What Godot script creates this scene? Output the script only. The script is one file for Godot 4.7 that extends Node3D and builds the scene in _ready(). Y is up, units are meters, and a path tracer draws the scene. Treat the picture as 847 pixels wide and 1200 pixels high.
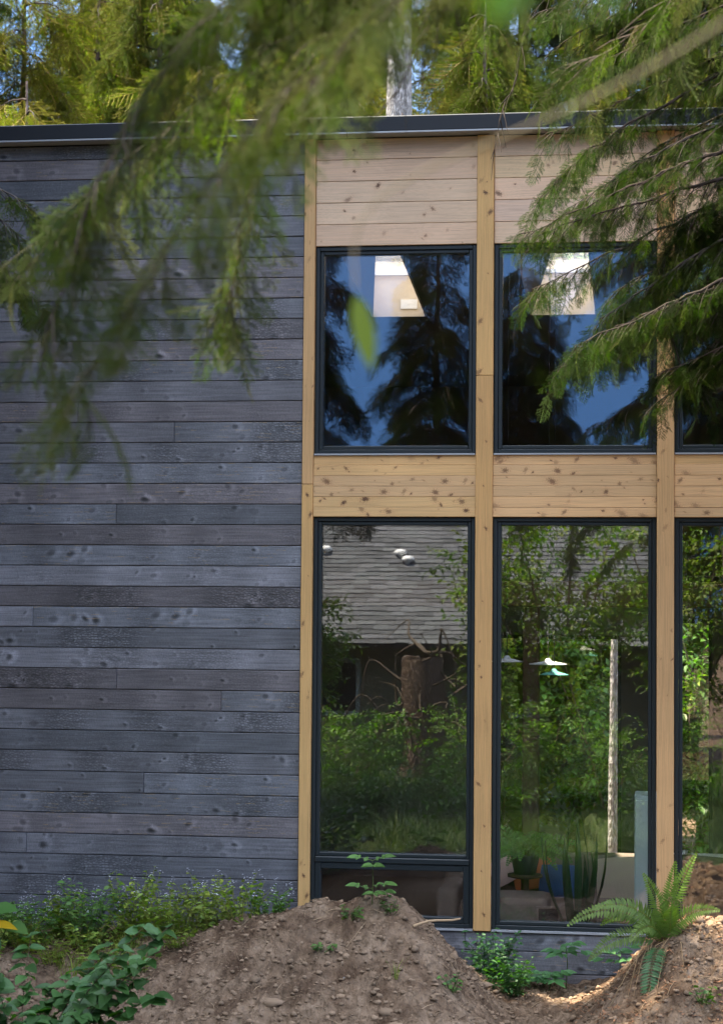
extends Node3D
# A charred-timber house with cedar-framed windows in a conifer wood. Metres, y up.
# The facade stands in the plane z = 0 and faces +z; the photographer stands near z = 14.

class MB:
	var v := PackedVector3Array()
	var n := PackedVector3Array()
	var u := PackedVector2Array()
	var c := PackedColorArray()
	var ix := PackedInt32Array()
	var col := Color(1, 1, 1)
	func vert(p: Vector3, nn: Vector3, uv := Vector2.ZERO) -> int:
		v.append(p); n.append(nn); u.append(uv); c.append(col)
		return v.size() - 1
	func tri(a: Vector3, b: Vector3, d: Vector3) -> void:
		var nn := (b - a).cross(d - a).normalized()
		var k := v.size()
		vert(a, nn); vert(b, nn); vert(d, nn)
		ix.append(k); ix.append(k + 2); ix.append(k + 1)
	func quad(a: Vector3, b: Vector3, d: Vector3, e: Vector3, ua := Vector2.ZERO, ub := Vector2(1, 0), ud := Vector2(1, 1), ue := Vector2(0, 1)) -> void:
		var nn := (d - a).cross(e - b).normalized()
		var k := v.size()
		vert(a, nn, ua); vert(b, nn, ub); vert(d, nn, ud); vert(e, nn, ue)
		for i in [0, 2, 1, 0, 3, 2]: ix.append(k + i)
	# hexahedron: p[0..3] the bottom ring and p[4..7] the top ring, both counterclockwise seen from above
	func hexa(p: Array) -> void:
		quad(p[3], p[2], p[1], p[0]); quad(p[4], p[5], p[6], p[7])
		for i in 4:
			var j := (i + 1) % 4
			quad(p[i], p[j], p[4 + j], p[4 + i])
	func box(lo: Vector3, hi: Vector3) -> void:
		hexa([Vector3(lo.x, lo.y, hi.z), Vector3(hi.x, lo.y, hi.z), Vector3(hi.x, lo.y, lo.z), Vector3(lo.x, lo.y, lo.z),
			Vector3(lo.x, hi.y, hi.z), Vector3(hi.x, hi.y, hi.z), Vector3(hi.x, hi.y, lo.z), Vector3(lo.x, hi.y, lo.z)])
	# a box with chamfered edges
	func bevel_box(lo: Vector3, hi: Vector3, b: float) -> void:
		b = minf(b, 0.45 * minf(hi.x - lo.x, minf(hi.y - lo.y, hi.z - lo.z)))
		var mid := (lo + hi) / 2.0
		var hs := (hi - lo) / 2.0
		for ax in 3:
			var a1 := (ax + 1) % 3
			var a2 := (ax + 2) % 3
			for s in [-1.0, 1.0]:
				var q := []
				for t in [[-1.0, -1.0], [1.0, -1.0], [1.0, 1.0], [-1.0, 1.0]]:
					var p := Vector3.ZERO
					p[ax] = s * hs[ax]; p[a1] = t[0] * (hs[a1] - b); p[a2] = t[1] * (hs[a2] - b)
					q.append(mid + p)
				if s > 0: quad(q[0], q[1], q[2], q[3])
				else: quad(q[3], q[2], q[1], q[0])
			for s1 in [-1.0, 1.0]:
				for s2 in [-1.0, 1.0]:
					var e := []
					for t in [[-1.0, 0], [1.0, 0], [1.0, 1], [-1.0, 1]]:
						var p := Vector3.ZERO
						p[ax] = t[0] * (hs[ax] - b)
						p[a1] = s1 * (hs[a1] - (b if t[1] == 1 else 0.0)); p[a2] = s2 * (hs[a2] - (0.0 if t[1] == 1 else b))
						e.append(mid + p)
					if s1 * s2 < 0: quad(e[0], e[1], e[2], e[3])
					else: quad(e[3], e[2], e[1], e[0])
		for sx in [-1.0, 1.0]:
			for sy in [-1.0, 1.0]:
				for sz in [-1.0, 1.0]:
					var a := mid + Vector3(sx * hs.x, sy * (hs.y - b), sz * (hs.z - b))
					var d := mid + Vector3(sx * (hs.x - b), sy * hs.y, sz * (hs.z - b))
					var e := mid + Vector3(sx * (hs.x - b), sy * (hs.y - b), sz * hs.z)
					if sx * sy * sz > 0: tri(a, d, e)
					else: tri(a, e, d)
	func tube(pts: Array, radii: Array, sides := 6, cap := true) -> void:
		var k := v.size()
		var prev := Vector3.UP
		for i in pts.size():
			var t: Vector3 = (pts[mini(i + 1, pts.size() - 1)] - pts[maxi(i - 1, 0)]).normalized()
			var s := t.cross(prev)
			if s.length() < 0.05: s = t.cross(Vector3.RIGHT if absf(t.x) < 0.9 else Vector3.FORWARD)
			s = s.normalized()
			var w := s.cross(t).normalized()
			prev = w
			for j in sides + 1:
				var a := TAU * j / sides
				var d := s * cos(a) + w * sin(a)
				vert(pts[i] + d * float(radii[i]), d, Vector2(float(j) / sides, i))
		var m := sides + 1
		for i in pts.size() - 1:
			for j in sides:
				var a := k + i * m + j
				for q in [a, a + 1, a + m, a + 1, a + m + 1, a + m]: ix.append(q)
		if cap:
			for e in [0, pts.size() - 1]:
				if float(radii[e]) < 0.001: continue
				var t2: Vector3 = (pts[1] - pts[0]) if e == 0 else (pts[e] - pts[e - 1])
				t2 = t2.normalized() * (-1.0 if e == 0 else 1.0)
				var ci := vert(pts[e], t2)
				var st := v.size()
				for j in sides + 1:
					var o: int = k + e * m + j
					vert(v[o], t2)
				for j in sides:
					if e == 0:
						ix.append(ci); ix.append(st + j + 1); ix.append(st + j)
					else:
						ix.append(ci); ix.append(st + j); ix.append(st + j + 1)
	# surface of revolution round y: profile of Vector2(radius, height), bottom to top
	func lathe(prof: Array, sides := 20, at := Vector3.ZERO) -> void:
		var k := v.size()
		for i in prof.size():
			var d: Vector2 = prof[mini(i + 1, prof.size() - 1)] - prof[maxi(i - 1, 0)]
			for j in sides + 1:
				var a := TAU * j / sides
				var out := Vector3(cos(a), 0, sin(a))
				vert(at + out * prof[i].x + Vector3(0, prof[i].y, 0), (out * d.y - Vector3(0, d.x, 0)).normalized(), Vector2(float(j) / sides, i))
		var m := sides + 1
		for i in prof.size() - 1:
			for j in sides:
				var a := k + i * m + j
				for q in [a, a + 1, a + m, a + 1, a + m + 1, a + m]: ix.append(q)
	# a leaf: a folded blade from p along d, of length l and width w, bent down by droop; up is its upper side
	func leaf(p: Vector3, d: Vector3, up: Vector3, l: float, w: float, droop := 0.15, segs := 3, wide := 0.4) -> void:
		d = d.normalized()
		var s := d.cross(up)
		if s.length() < 0.01: s = d.cross(Vector3.RIGHT)
		s = s.normalized()
		var nn := s.cross(d).normalized()
		var k := v.size()
		for i in segs + 1:
			var t := float(i) / segs
			var q := p + d * (l * t * (1.0 - 0.25 * droop * t)) - nn * (droop * l * t * t)
			var ww := w * 0.5 * pow(sin(PI * pow(t, log(0.5) / log(wide))), 0.8) if i > 0 and i < segs else 0.0
			vert(q + s * ww + nn * ww * 0.3, (nn - s * 0.3).normalized(), Vector2(0, t))
			vert(q, nn, Vector2(0.5, t))
			vert(q - s * ww + nn * ww * 0.3, (nn + s * 0.3).normalized(), Vector2(1, t))
		for i in segs:
			var a := k + i * 3
			for q in [a, a + 1, a + 3, a + 1, a + 4, a + 3, a + 1, a + 2, a + 4, a + 2, a + 5, a + 4]: ix.append(q)
	func done(colors := true, uvs := true) -> ArrayMesh:
		var a := []
		a.resize(Mesh.ARRAY_MAX)
		a[Mesh.ARRAY_VERTEX] = v
		a[Mesh.ARRAY_NORMAL] = n
		if uvs: a[Mesh.ARRAY_TEX_UV] = u
		if colors: a[Mesh.ARRAY_COLOR] = c
		a[Mesh.ARRAY_INDEX] = ix
		var m := ArrayMesh.new()
		m.add_surface_from_arrays(Mesh.PRIMITIVE_TRIANGLES, a)
		return m

var rng := RandomNumberGenerator.new()
var M := {}
var taken := {}
var hn := FastNoiseLite.new()
var hn2 := FastNoiseLite.new()
var sprays: Array = []
var leafies: Array = []

func numbered(called: String) -> String:
	var k: int = taken.get(called, 0)
	taken[called] = k + 1
	return called if k == 0 else "%s_%03d" % [called, k]

func tag(o: Node3D, label: String, category: String, group := "", kind := "") -> void:
	if label: o.set_meta("label", label)
	if category: o.set_meta("category", category)
	if group: o.set_meta("group", group)
	if kind: o.set_meta("kind", kind)

func thing(called: String, label: String, category: String, at := Vector3.ZERO, turn := 0.0, group := "", kind := "") -> Node3D:
	var o := Node3D.new()
	o.name = numbered(called)
	add_child(o)
	o.position = at
	o.rotation.y = turn
	tag(o, label, category, group, kind)
	return o

func part(called: String, b: MB, m: Material, parent: Node3D) -> MeshInstance3D:
	return put(called, b.done(), m, parent)

func put(called: String, mesh: Mesh, m: Material, parent: Node3D) -> MeshInstance3D:
	var o := MeshInstance3D.new()
	o.name = called if parent != self else numbered(called)
	o.mesh = mesh
	o.material_override = m
	parent.add_child(o, true)
	return o

func many(called: String, mesh: Mesh, m: Material, where: Array, tint: Array, parent: Node3D) -> MultiMeshInstance3D:
	var mm := MultiMesh.new()
	mm.transform_format = MultiMesh.TRANSFORM_3D
	mm.use_colors = true
	mm.mesh = mesh
	mm.instance_count = where.size()
	for i in where.size():
		mm.set_instance_transform(i, where[i])
		mm.set_instance_color(i, tint[i])
	var o := MultiMeshInstance3D.new()
	o.name = called if parent != self else numbered(called)
	o.multimesh = mm
	o.material_override = m
	parent.add_child(o, true)
	return o

func R(a: float, b: float) -> float:
	return rng.randf_range(a, b)

func lin(r: float, g: float, b: float) -> Color:
	return Color(r, g, b).linear_to_srgb()

func mat(called: String, c: Color, rough := 0.7, spec := 0.5, metal := 0.0) -> StandardMaterial3D:
	var m := StandardMaterial3D.new()
	m.resource_name = called
	m.albedo_color = c
	m.roughness = rough
	m.metallic_specular = spec
	m.metallic = metal
	M[called] = m
	return m

func foliage_mat(called: String, back: Color, rough := 0.55) -> void:
	var m := mat(called, Color.WHITE, rough, 0.4)
	m.vertex_color_use_as_albedo = true
	m.cull_mode = BaseMaterial3D.CULL_DISABLED
	m.backlight_enabled = true
	m.backlight = back

func fnoise(sd: int, freq: float, octaves := 3, type := FastNoiseLite.TYPE_SIMPLEX_SMOOTH) -> FastNoiseLite:
	var f := FastNoiseLite.new()
	f.seed = sd
	f.noise_type = type
	f.frequency = freq
	f.fractal_type = FastNoiseLite.FRACTAL_FBM if octaves > 1 else FastNoiseLite.FRACTAL_NONE
	f.fractal_octaves = octaves
	return f

func noise_tex(f: FastNoiseLite, ramp: Array = [], size := 512, is_normal := false, bump := 4.0) -> NoiseTexture2D:
	var t := NoiseTexture2D.new()
	t.width = size; t.height = size
	t.seamless = true
	t.noise = f
	t.as_normal_map = is_normal
	t.bump_strength = bump
	if ramp.size():
		var g := Gradient.new()
		var offs := PackedFloat32Array()
		var cols := PackedColorArray()
		for k in ramp:
			offs.append(k[0]); cols.append(k[1])
		g.offsets = offs
		g.colors = cols
		t.color_ramp = g
	return t

func curve(ctrl: Array, step: float) -> Array:
	var cv := Curve3D.new()
	cv.bake_interval = step
	for i in ctrl.size():
		var tn: Vector3 = (ctrl[mini(i + 1, ctrl.size() - 1)] - ctrl[maxi(i - 1, 0)]) / 6.0
		cv.add_point(ctrl[i], -tn, tn)
	var out := []
	for p in cv.get_baked_points(): out.append(p)
	return out

# ---------------------------------------------------------------- wood textures: rows of boards in one atlas
const CH_ROWS := 12
const CE_ROWS := 12

func knots_for(count: int, r0: float, r1: float, length: float, height: float) -> Array:
	var out := []
	for k in count:
		out.append([R(0.02, length - 0.02), R(0.012, height - 0.012), lerpf(r0, r1, pow(rng.randf(), 2.0)), R(0.9, 1.9), R(-0.6, 0.6), 0.25 + 0.75 * pow(rng.randf(), 1.3)])
	return out

func make_char() -> Array:
	var W := 1280
	var rh := 72
	var H := rh * CH_ROWS
	var img := PackedByteArray(); img.resize(W * H * 3)
	var hgt := PackedByteArray(); hgt.resize(W * H)
	var streak := fnoise(11, 1.0, 3)
	var fine := fnoise(12, 1.0, 2)
	var low := fnoise(13, 1.0, 2)
	var cell := fnoise(14, 1.0, 1, FastNoiseLite.TYPE_CELLULAR)
	cell.cellular_return_type = FastNoiseLite.RETURN_DISTANCE2_SUB
	cell.cellular_jitter = 0.9
	for r in CH_ROWS:
		var tone := R(0.62, 1.4)
		var warm := R(0.0, 1.0)
		var base := Color(0.118, 0.124, 0.136).lerp(Color(0.128, 0.112, 0.114), warm) * tone
		var crk := R(0.35, 0.8) if r % 3 else R(0.9, 1.15)
		var ember := r % 4 == 1
		var kn := knots_for(18, 0.007, 0.021, 3.2, 0.141)
		for i in W:
			var x := i * 0.0025
			var near := []
			for k in kn:
				if absf(k[0] - x) < 0.11: near.append(k)
			var mask := smoothstep(-0.35, 0.45, low.get_noise_2d(x * 1.1, r * 7.0)) * crk
			var patch := 1.0 + 0.35 * low.get_noise_2d(x * 2.3, 50.0 + r * 9.0)
			for j in rh:
				var y := j * 0.141 / rh
				var s := streak.get_noise_2d(x * 2.2, y * 55.0 + r * 31.0)
				var f := fine.get_noise_2d(x * 130.0, y * 150.0 + r * 77.0)
				var ticks := fine.get_noise_2d(x * 230.0, y * 22.0 + r * 13.0)
				var cr := 0.0
				if mask > 0.02:
					var d := cell.get_noise_2d(x * 46.0 + 0.6 * f, y * 62.0 + r * 40.0) * 0.5 + 0.5
					cr = mask * clampf(1.0 - d * 3.0, 0.0, 1.0)
				var k1 := 1.0
				var kh := 0.0
				for k in near:
					var dx: float = (x - k[0]) + k[4] * (y - k[1])
					var dy: float = (y - k[1])
					var q: float = sqrt(dx * dx / (k[3] * k[3]) + dy * dy) / k[2]
					if q < 4.0:
						k1 *= 1.0 - 0.85 * k[5] * clampf(1.6 - 1.3 * q, 0.0, 1.0)
						if dx > 0.0: k1 *= 1.0 + 0.55 * k[5] * exp(-pow((q - 2.1) / 0.7, 2.0)) * clampf(dx / k[2], 0.0, 1.0)
						kh += k[5] * (exp(-q * q * 0.35) - 0.9 * exp(-q * q * 2.5))
						s += 0.5 * sin(q * 5.0) * exp(-q * 0.8)
				var g := (1.0 + 0.40 * s + 0.30 * f + 0.28 * ticks) * k1 * patch * (1.0 - 0.66 * cr) * (1.0 + 0.16 * mask)
				var cc := base * maxf(g, 0.1)
				if ember:
					var e := streak.get_noise_2d(x * 6.0, floorf(y * 42.0) * 9.0 + r * 3.0)
					var ln := absf(fposmod(y * 42.0, 1.0) - 0.5 + 0.25 * low.get_noise_2d(x * 9.0, y * 10.0))
					if e > 0.3 and ln < 0.05: cc = cc.lerp(Color(0.30, 0.20, 0.09), 0.75)
				var o := ((r * rh + j) * W + i)
				cc = cc.linear_to_srgb()
				img[o * 3] = int(clampf(cc.r, 0, 1) * 255.0)
				img[o * 3 + 1] = int(clampf(cc.g, 0, 1) * 255.0)
				img[o * 3 + 2] = int(clampf(cc.b, 0, 1) * 255.0)
				hgt[o] = int(clampf(0.5 + 0.10 * s + 0.07 * f + 0.07 * ticks - 0.38 * cr + 0.30 * kh, 0.0, 1.0) * 255.0)
	return [ImageTexture.create_from_image(Image.create_from_data(W, H, false, Image.FORMAT_RGB8, img)), ImageTexture.create_from_image(Image.create_from_data(W, H, false, Image.FORMAT_L8, hgt))]

func make_cedar() -> Array:
	var W := 1024
	var rh := 64
	var H := rh * CE_ROWS
	var img := PackedByteArray(); img.resize(W * H * 3)
	var hgt := PackedByteArray(); hgt.resize(W * H)
	var grain := fnoise(21, 1.0, 3)
	var low := fnoise(22, 1.0, 2)
	var fine := fnoise(23, 1.0, 1)
	for r in CE_ROWS:
		# rows 0-4 wide pale boards, 5-8 knotty narrow boards, 9-11 posts
		var base := Color(0.58, 0.405, 0.265)
		var many_knots := 10
		if r >= 5: base = Color(0.53, 0.335, 0.165); many_knots = 20
		if r >= 9: base = Color(0.49, 0.29, 0.115); many_knots = 10
		base = base * R(0.9, 1.1)
		base.r *= R(0.97, 1.04); base.b *= R(0.85, 1.12)
		var hh := 0.145 if r < 5 else 0.072 if r < 9 else 0.11
		var kn := knots_for(many_knots, 0.004, 0.022 if r >= 5 and r < 9 else 0.015, 2.56, hh)
		for i in W:
			var x := i * 0.0025
			var near := []
			for k in kn:
				if absf(k[0] - x) < 0.13: near.append(k)
			var lw := low.get_noise_2d(x * 1.3, r * 5.0)
			for j in rh:
				var y := j * hh / rh
				var wy := y + 0.012 * lw
				var k1 := 0.0
				var halo := 0.0
				for k in near:
					var dx: float = x - k[0]
					var dy: float = (y - k[1]) + k[4] * dx
					var q: float = sqrt(dx * dx / (k[3] * k[3]) + dy * dy) / k[2]
					if q < 3.0: q *= 1.0 + 0.55 * fine.get_noise_2d(x * 95.0, y * 95.0 + r * 7.0)
					k1 = maxf(k1, k[5] * clampf(1.7 - 1.4 * q, 0.0, 1.0))
					halo += k[5] * exp(-q * 0.9)
					wy += signf(dy) * k[2] * 0.9 * exp(-q * 0.55)
				var g := grain.get_noise_2d(x * 1.4, wy * 120.0 + r * 41.0)
				var g2 := grain.get_noise_2d(x * 3.0, wy * 420.0 + r * 91.0)
				var f := fine.get_noise_2d(x * 300.0, y * 300.0)
				var t := 1.0 + 0.26 * g + 0.16 * g2 + 0.05 * f + 0.14 * lw
				var cc := base * t
				cc = cc.lerp(Color(0.42, 0.19, 0.07), clampf(0.28 * maxf(g, 0.0) + 0.45 * minf(halo, 1.0), 0.0, 0.8))
				cc = cc.lerp(Color(0.075, 0.030, 0.012), clampf(k1, 0.0, 0.92))
				var o := ((r * rh + j) * W + i)
				cc = cc.linear_to_srgb()
				img[o * 3] = int(clampf(cc.r, 0, 1) * 255.0)
				img[o * 3 + 1] = int(clampf(cc.g, 0, 1) * 255.0)
				img[o * 3 + 2] = int(clampf(cc.b, 0, 1) * 255.0)
				hgt[o] = int(clampf(0.55 + 0.12 * g + 0.10 * g2 + 0.05 * f - 0.25 * k1, 0.0, 1.0) * 255.0)
	return [ImageTexture.create_from_image(Image.create_from_data(W, H, false, Image.FORMAT_RGB8, img)), ImageTexture.create_from_image(Image.create_from_data(W, H, false, Image.FORMAT_L8, hgt))]

# one timber board whose long side runs along axis 0 (x) or 1 (y), wearing one row of an atlas
func board(called: String, lo: Vector3, hi: Vector3, axis: int, m: Material, row: int, rows: int, u0: float, tex_len: float, parent: Node3D, bevel := 0.002) -> MeshInstance3D:
	var b := MB.new()
	b.bevel_box(lo, hi, bevel)
	var ac := 1 - axis
	for i in b.v.size():
		var p := b.v[i]
		b.u[i] = Vector2(u0 + (p[axis] - lo[axis]) / tex_len, (row + 0.04 + 0.92 * (p[ac] - lo[ac]) / (hi[ac] - lo[ac])) / rows)
	return put(called, b.done(false), m, parent)

# ---------------------------------------------------------------- the house
const BOARD := 0.141
const ROOF_FALL := 0.11

func window(house: Node3D, x0: float, x1: float, y0: float, y1: float, split := 0.0) -> void:
	# frame, sash, two panes of a sealed unit; split > 0 adds an opening sash below that height
	var w := MB.new()
	var zf := -0.012
	var zb := -0.13
	var fw := 0.026
	w.bevel_box(Vector3(x0, y0, zb), Vector3(x0 + fw, y1, zf), 0.003)
	w.bevel_box(Vector3(x1 - fw, y0, zb), Vector3(x1, y1, zf), 0.003)
	w.bevel_box(Vector3(x0 + fw, y1 - fw, zb), Vector3(x1 - fw, y1, zf - 0.001), 0.003)
	w.bevel_box(Vector3(x0 + fw, y0, zb), Vector3(x1 - fw, y0 + fw, zf - 0.001), 0.003)
	var top0 := y0
	if split > 0.0:
		w.bevel_box(Vector3(x0 + fw, split - 0.018, zb), Vector3(x1 - fw, split + 0.022, zf + 0.008), 0.006)
		top0 = split + 0.022 - fw
	var o := part("window_frame", w, M.frame, house)
	var lites := [[top0, y1, 0.0, 0.026]]
	if split > 0.0: lites.append([y0, split - 0.018 + fw, 0.012, 0.042])
	for q in lites:
		var a: float = x0 + fw
		var b: float = x1 - fw
		var c: float = q[0] + fw
		var d: float = q[1] - fw
		var sw: float = q[3]
		var zs: float = zf - 0.012 + q[2]
		var s := MB.new()
		s.bevel_box(Vector3(a + 0.001, c + 0.001, zs - 0.07), Vector3(a + sw, d - 0.001, zs), 0.004)
		s.bevel_box(Vector3(b - sw, c + 0.001, zs - 0.07), Vector3(b - 0.001, d - 0.001, zs), 0.004)
		s.bevel_box(Vector3(a + sw, d - sw, zs - 0.07), Vector3(b - sw, d - 0.001, zs - 0.001), 0.004)
		s.bevel_box(Vector3(a + sw, c + 0.001, zs - 0.07), Vector3(b - sw, c + sw, zs - 0.001), 0.004)
		part("sash", s, M.frame, o)
		for zz in [zs - 0.022, zs - 0.048]:
			var p := MB.new()
			p.box(Vector3(a + sw - 0.008, c + sw - 0.008, zz - 0.005), Vector3(b - sw + 0.008, d - sw + 0.008, zz))
			part("pane", p, M.glass, o)
	var sill := MB.new()
	sill.box(Vector3(x0 + 0.002, y0 - 0.014, -0.03), Vector3(x1 - 0.002, y0 - 0.003, 0.022))
	part("sill", sill, M.flashing, o)

func charred_wall(house: Node3D, x0: float, x1: float, ybot: float, ytop: float, joints: Dictionary, first_row: int) -> void:
	var y := 3.025 - BOARD * ceilf((3.025 - ybot) / BOARD)
	var k := first_row
	while y < ytop - 0.01:
		var xs := [x0]
		var key := int(round((y - 3.025) / BOARD))
		if x1 - x0 > 4.0: xs.append(R(-5.25, -4.75))
		if joints.has(key): xs.append_array(joints[key])
		xs.append(x1)
		for i in xs.size() - 1:
			var zz := R(-0.0015, 0.0015)
			var free := maxf(0.0, 1.0 - (xs[i + 1] - xs[i]) / 3.2)
			board("siding_board", Vector3(xs[i] + 0.0012, maxf(y, ybot) + 0.003, -0.022), Vector3(xs[i + 1] - 0.0012, minf(y + BOARD, ytop) - 0.002, zz), 0, M.charred, rng.randi_range(0, CH_ROWS - 1), CH_ROWS, R(0.0, free), 3.2, house, 0.003)
		y += BOARD
		k += 1

func build_house() -> void:
	var h := thing("house", "dark charred timber house with cedar framed tall windows", "house")
	# shell: sheathing behind the cladding, side and rear walls, floor
	var xl := -7.0
	var xr := 3.2
	var zr := -6.2
	var wall_mat: Material = M.inner_wall
	var b := MB.new()
	b.box(Vector3(xl, -0.3, -0.2), Vector3(-2.43, 5.6, -0.0225))
	b.box(Vector3(1.35, -0.3, -0.2), Vector3(xr, 5.6, -0.0225))
	b.box(Vector3(-2.43, -0.3, -0.2), Vector3(1.35, 0.31, -0.0225))
	b.box(Vector3(-2.43, 4.93, -0.2), Vector3(1.35, 5.6, -0.0225))
	b.box(Vector3(-2.43, 3.09, -0.2), Vector3(1.35, 3.49, -0.0225))
	for x in [-1.19, 0.01, 1.21]:
		b.box(Vector3(x - 0.03, 0.31, -0.2), Vector3(x + 0.03, 3.09, -0.0225))
		b.box(Vector3(x - 0.03, 3.49, -0.2), Vector3(x + 0.03, 4.93, -0.0225))
	part("front_wall", b, wall_mat, h)
	var f := MB.new()
	f.box(Vector3(xl, -0.30, zr), Vector3(xr, -0.10, -0.2))
	part("floor", f, M.floor, h)
	# rear wall with two low openings towards the garden
	var w := MB.new()
	var ox := [[-1.80, -0.40, 0.02, 2.24], [0.08, 0.46, 0.02, 2.40]]
	w.box(Vector3(xl, -0.6, zr - 0.2), Vector3(-1.80, 5.0, zr))
	w.box(Vector3(-0.40, -0.6, zr - 0.2), Vector3(0.08, 5.0, zr))
	w.box(Vector3(0.46, -0.6, zr - 0.2), Vector3(xr, 5.0, zr))
	for o in ox:
		w.box(Vector3(o[0], -0.6, zr - 0.2), Vector3(o[1], o[2], zr))
		w.box(Vector3(o[0], o[3], zr - 0.2), Vector3(o[1], 5.0, zr))
	part("rear_wall", w, wall_mat, h)
	for o in ox:
		var g := MB.new()
		g.box(Vector3(o[0] + 0.03, o[2] + 0.03, zr - 0.105), Vector3(o[1] - 0.03, o[3] - 0.03, zr - 0.1))
		var fr := MB.new()
		fr.box(Vector3(o[0], o[2], zr - 0.15), Vector3(o[0] + 0.035, o[3], zr - 0.06))
		fr.box(Vector3(o[1] - 0.035, o[2], zr - 0.15), Vector3(o[1], o[3], zr - 0.06))
		fr.box(Vector3(o[0] + 0.035, o[2], zr - 0.15), Vector3(o[1] - 0.035, o[2] + 0.035, zr - 0.06))
		fr.box(Vector3(o[0] + 0.035, o[3] - 0.035, zr - 0.15), Vector3(o[1] - 0.035, o[3], zr - 0.06))
		var fo := part("window_frame", fr, M.frame, h)
		part("pane", g, M.glass, fo)
	for x in [[xl, xl + 0.2], [xr - 0.2, xr], [-3.7, -3.6]]:
		var s := MB.new()
		var e: float = 0.2 if x[0] != -3.7 else 0.21
		s.hexa([Vector3(x[0], -0.3, -e), Vector3(x[1], -0.3, -e), Vector3(x[1], -0.3, zr + 0.001), Vector3(x[0], -0.3, zr + 0.001),
			Vector3(x[0], 5.40, -e), Vector3(x[1], 5.40, -e), Vector3(x[1], 4.6, zr + 0.001), Vector3(x[0], 4.6, zr + 0.001)])
		part("side_wall", s, wall_mat, h)
	# ceiling and roof, sloping down towards the rear, cut by two skylight wells
	var wells := [[-2.47, -2.0], [-1.12, -0.56]]
	var za := -1.8
	var ze := -3.65
	var ceil_y := func(z: float) -> float: return 5.45 + 0.13 * z
	var roof_y := func(z: float) -> float: return 5.74 + ROOF_FALL * z
	var strips := [[xl, wells[0][0], 0.0, zr], [wells[0][1], wells[1][0], 0.0, zr], [wells[1][1], xr, 0.0, zr]]
	for q in wells:
		strips.append([q[0], q[1], 0.0, za])
		strips.append([q[0], q[1], ze, zr])
	var cb := MB.new()
	var rb := MB.new()
	for s in strips:
		var z0: float = -0.2 if s[2] == 0.0 else s[2]
		var z1: float = s[3]
		for k in 2:
			var bt := func(z: float) -> float: return ceil_y.call(z) if k == 0 else roof_y.call(z) - 0.03
			var tp := func(z: float) -> float: return roof_y.call(z) - 0.031 if k == 0 else roof_y.call(z)
			var zz0: float = z0 if k == 0 or s[2] != 0.0 else 0.0
			var zz1: float = z1 if k == 0 or s[3] != zr else zr - 0.5
			(cb if k == 0 else rb).hexa([Vector3(s[0], bt.call(zz0), zz0), Vector3(s[1], bt.call(zz0), zz0), Vector3(s[1], bt.call(zz1), zz1), Vector3(s[0], bt.call(zz1), zz1),
				Vector3(s[0], tp.call(zz0), zz0), Vector3(s[1], tp.call(zz0), zz0), Vector3(s[1], tp.call(zz1), zz1), Vector3(s[0], tp.call(zz1), zz1)])
	part("ceiling", cb, M.ceiling, h)
	part("roof", rb, M.roof_metal, h)
	for q in wells:
		var ln := MB.new()
		var t := 0.012
		for x in [[q[0], q[0] + t, 0.27], [q[1] - t, q[1], 0.0]]:
			ln.hexa([Vector3(x[0], ceil_y.call(za) - 0.01, za - t), Vector3(x[1] + x[2], ceil_y.call(za) - 0.01, za - t), Vector3(x[1], ceil_y.call(ze) - 0.01, ze + t), Vector3(x[0], ceil_y.call(ze) - 0.01, ze + t),
				Vector3(x[0], roof_y.call(za) + 0.09, za - t), Vector3(x[1] + x[2], roof_y.call(za) + 0.09, za - t), Vector3(x[1], roof_y.call(ze) + 0.09, ze + t), Vector3(x[0], roof_y.call(ze) + 0.09, ze + t)])
		ln.box(Vector3(q[0], ceil_y.call(ze) - 0.01, ze), Vector3(q[1], roof_y.call(ze) + 0.09, ze + t))
		ln.box(Vector3(q[0], ceil_y.call(za) - 0.01, za - t), Vector3(q[1], roof_y.call(za) + 0.09, za))
		var wl := part("skylight_well", ln, M.well_lining, h)
		var gl := MB.new()
		gl.hexa([Vector3(q[0], roof_y.call(za) + 0.091, za), Vector3(q[1], roof_y.call(za) + 0.091, za), Vector3(q[1], roof_y.call(ze) + 0.091, ze), Vector3(q[0], roof_y.call(ze) + 0.091, ze),
			Vector3(q[0], roof_y.call(za) + 0.097, za), Vector3(q[1], roof_y.call(za) + 0.097, za), Vector3(q[1], roof_y.call(ze) + 0.097, ze), Vector3(q[0], roof_y.call(ze) + 0.097, ze)])
		part("skylight_pane", gl, M.glass, wl)
		var fb := MB.new()
		var fy: float = roof_y.call(ze) - 0.02
		fb.box(Vector3(q[0] + t, fy, ze + t), Vector3(q[1] - t, fy + 0.03, ze + 0.05))
		part("skylight_sash", fb, M.white_paint, wl)
	# blind and a sensor on the first well
	var bl := MB.new()
	bl.box(Vector3(-2.22, 5.03, ze + 0.0125), Vector3(-2.08, 5.11, ze + 0.022))
	part("vent_plate", bl, M.white_paint, h)
	# fascia with drip edge, and the cedar strip below it
	var fa := MB.new()
	fa.bevel_box(Vector3(xl - 0.1, 5.680, -0.02), Vector3(xr + 0.1, 5.785, 0.13), 0.006)
	part("fascia", fa, M.fascia, h)
	var dr := MB.new()
	dr.box(Vector3(xl - 0.1, 5.668, 0.0), Vector3(xr + 0.1, 5.679, 0.136))
	part("drip_edge", dr, M.flashing, h)
	# charred cladding
	var joints := {0: [-3.72], 5: [-4.0], 4: [-3.32], -5: [-4.3], -8: [-3.70], -9: [-2.97], -16: [-4.32], 9: [-3.1], 12: [-3.9], -13: [-3.5]}
	charred_wall(h, -6.9, -2.428, -0.1, 5.662, joints, 0)
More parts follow.
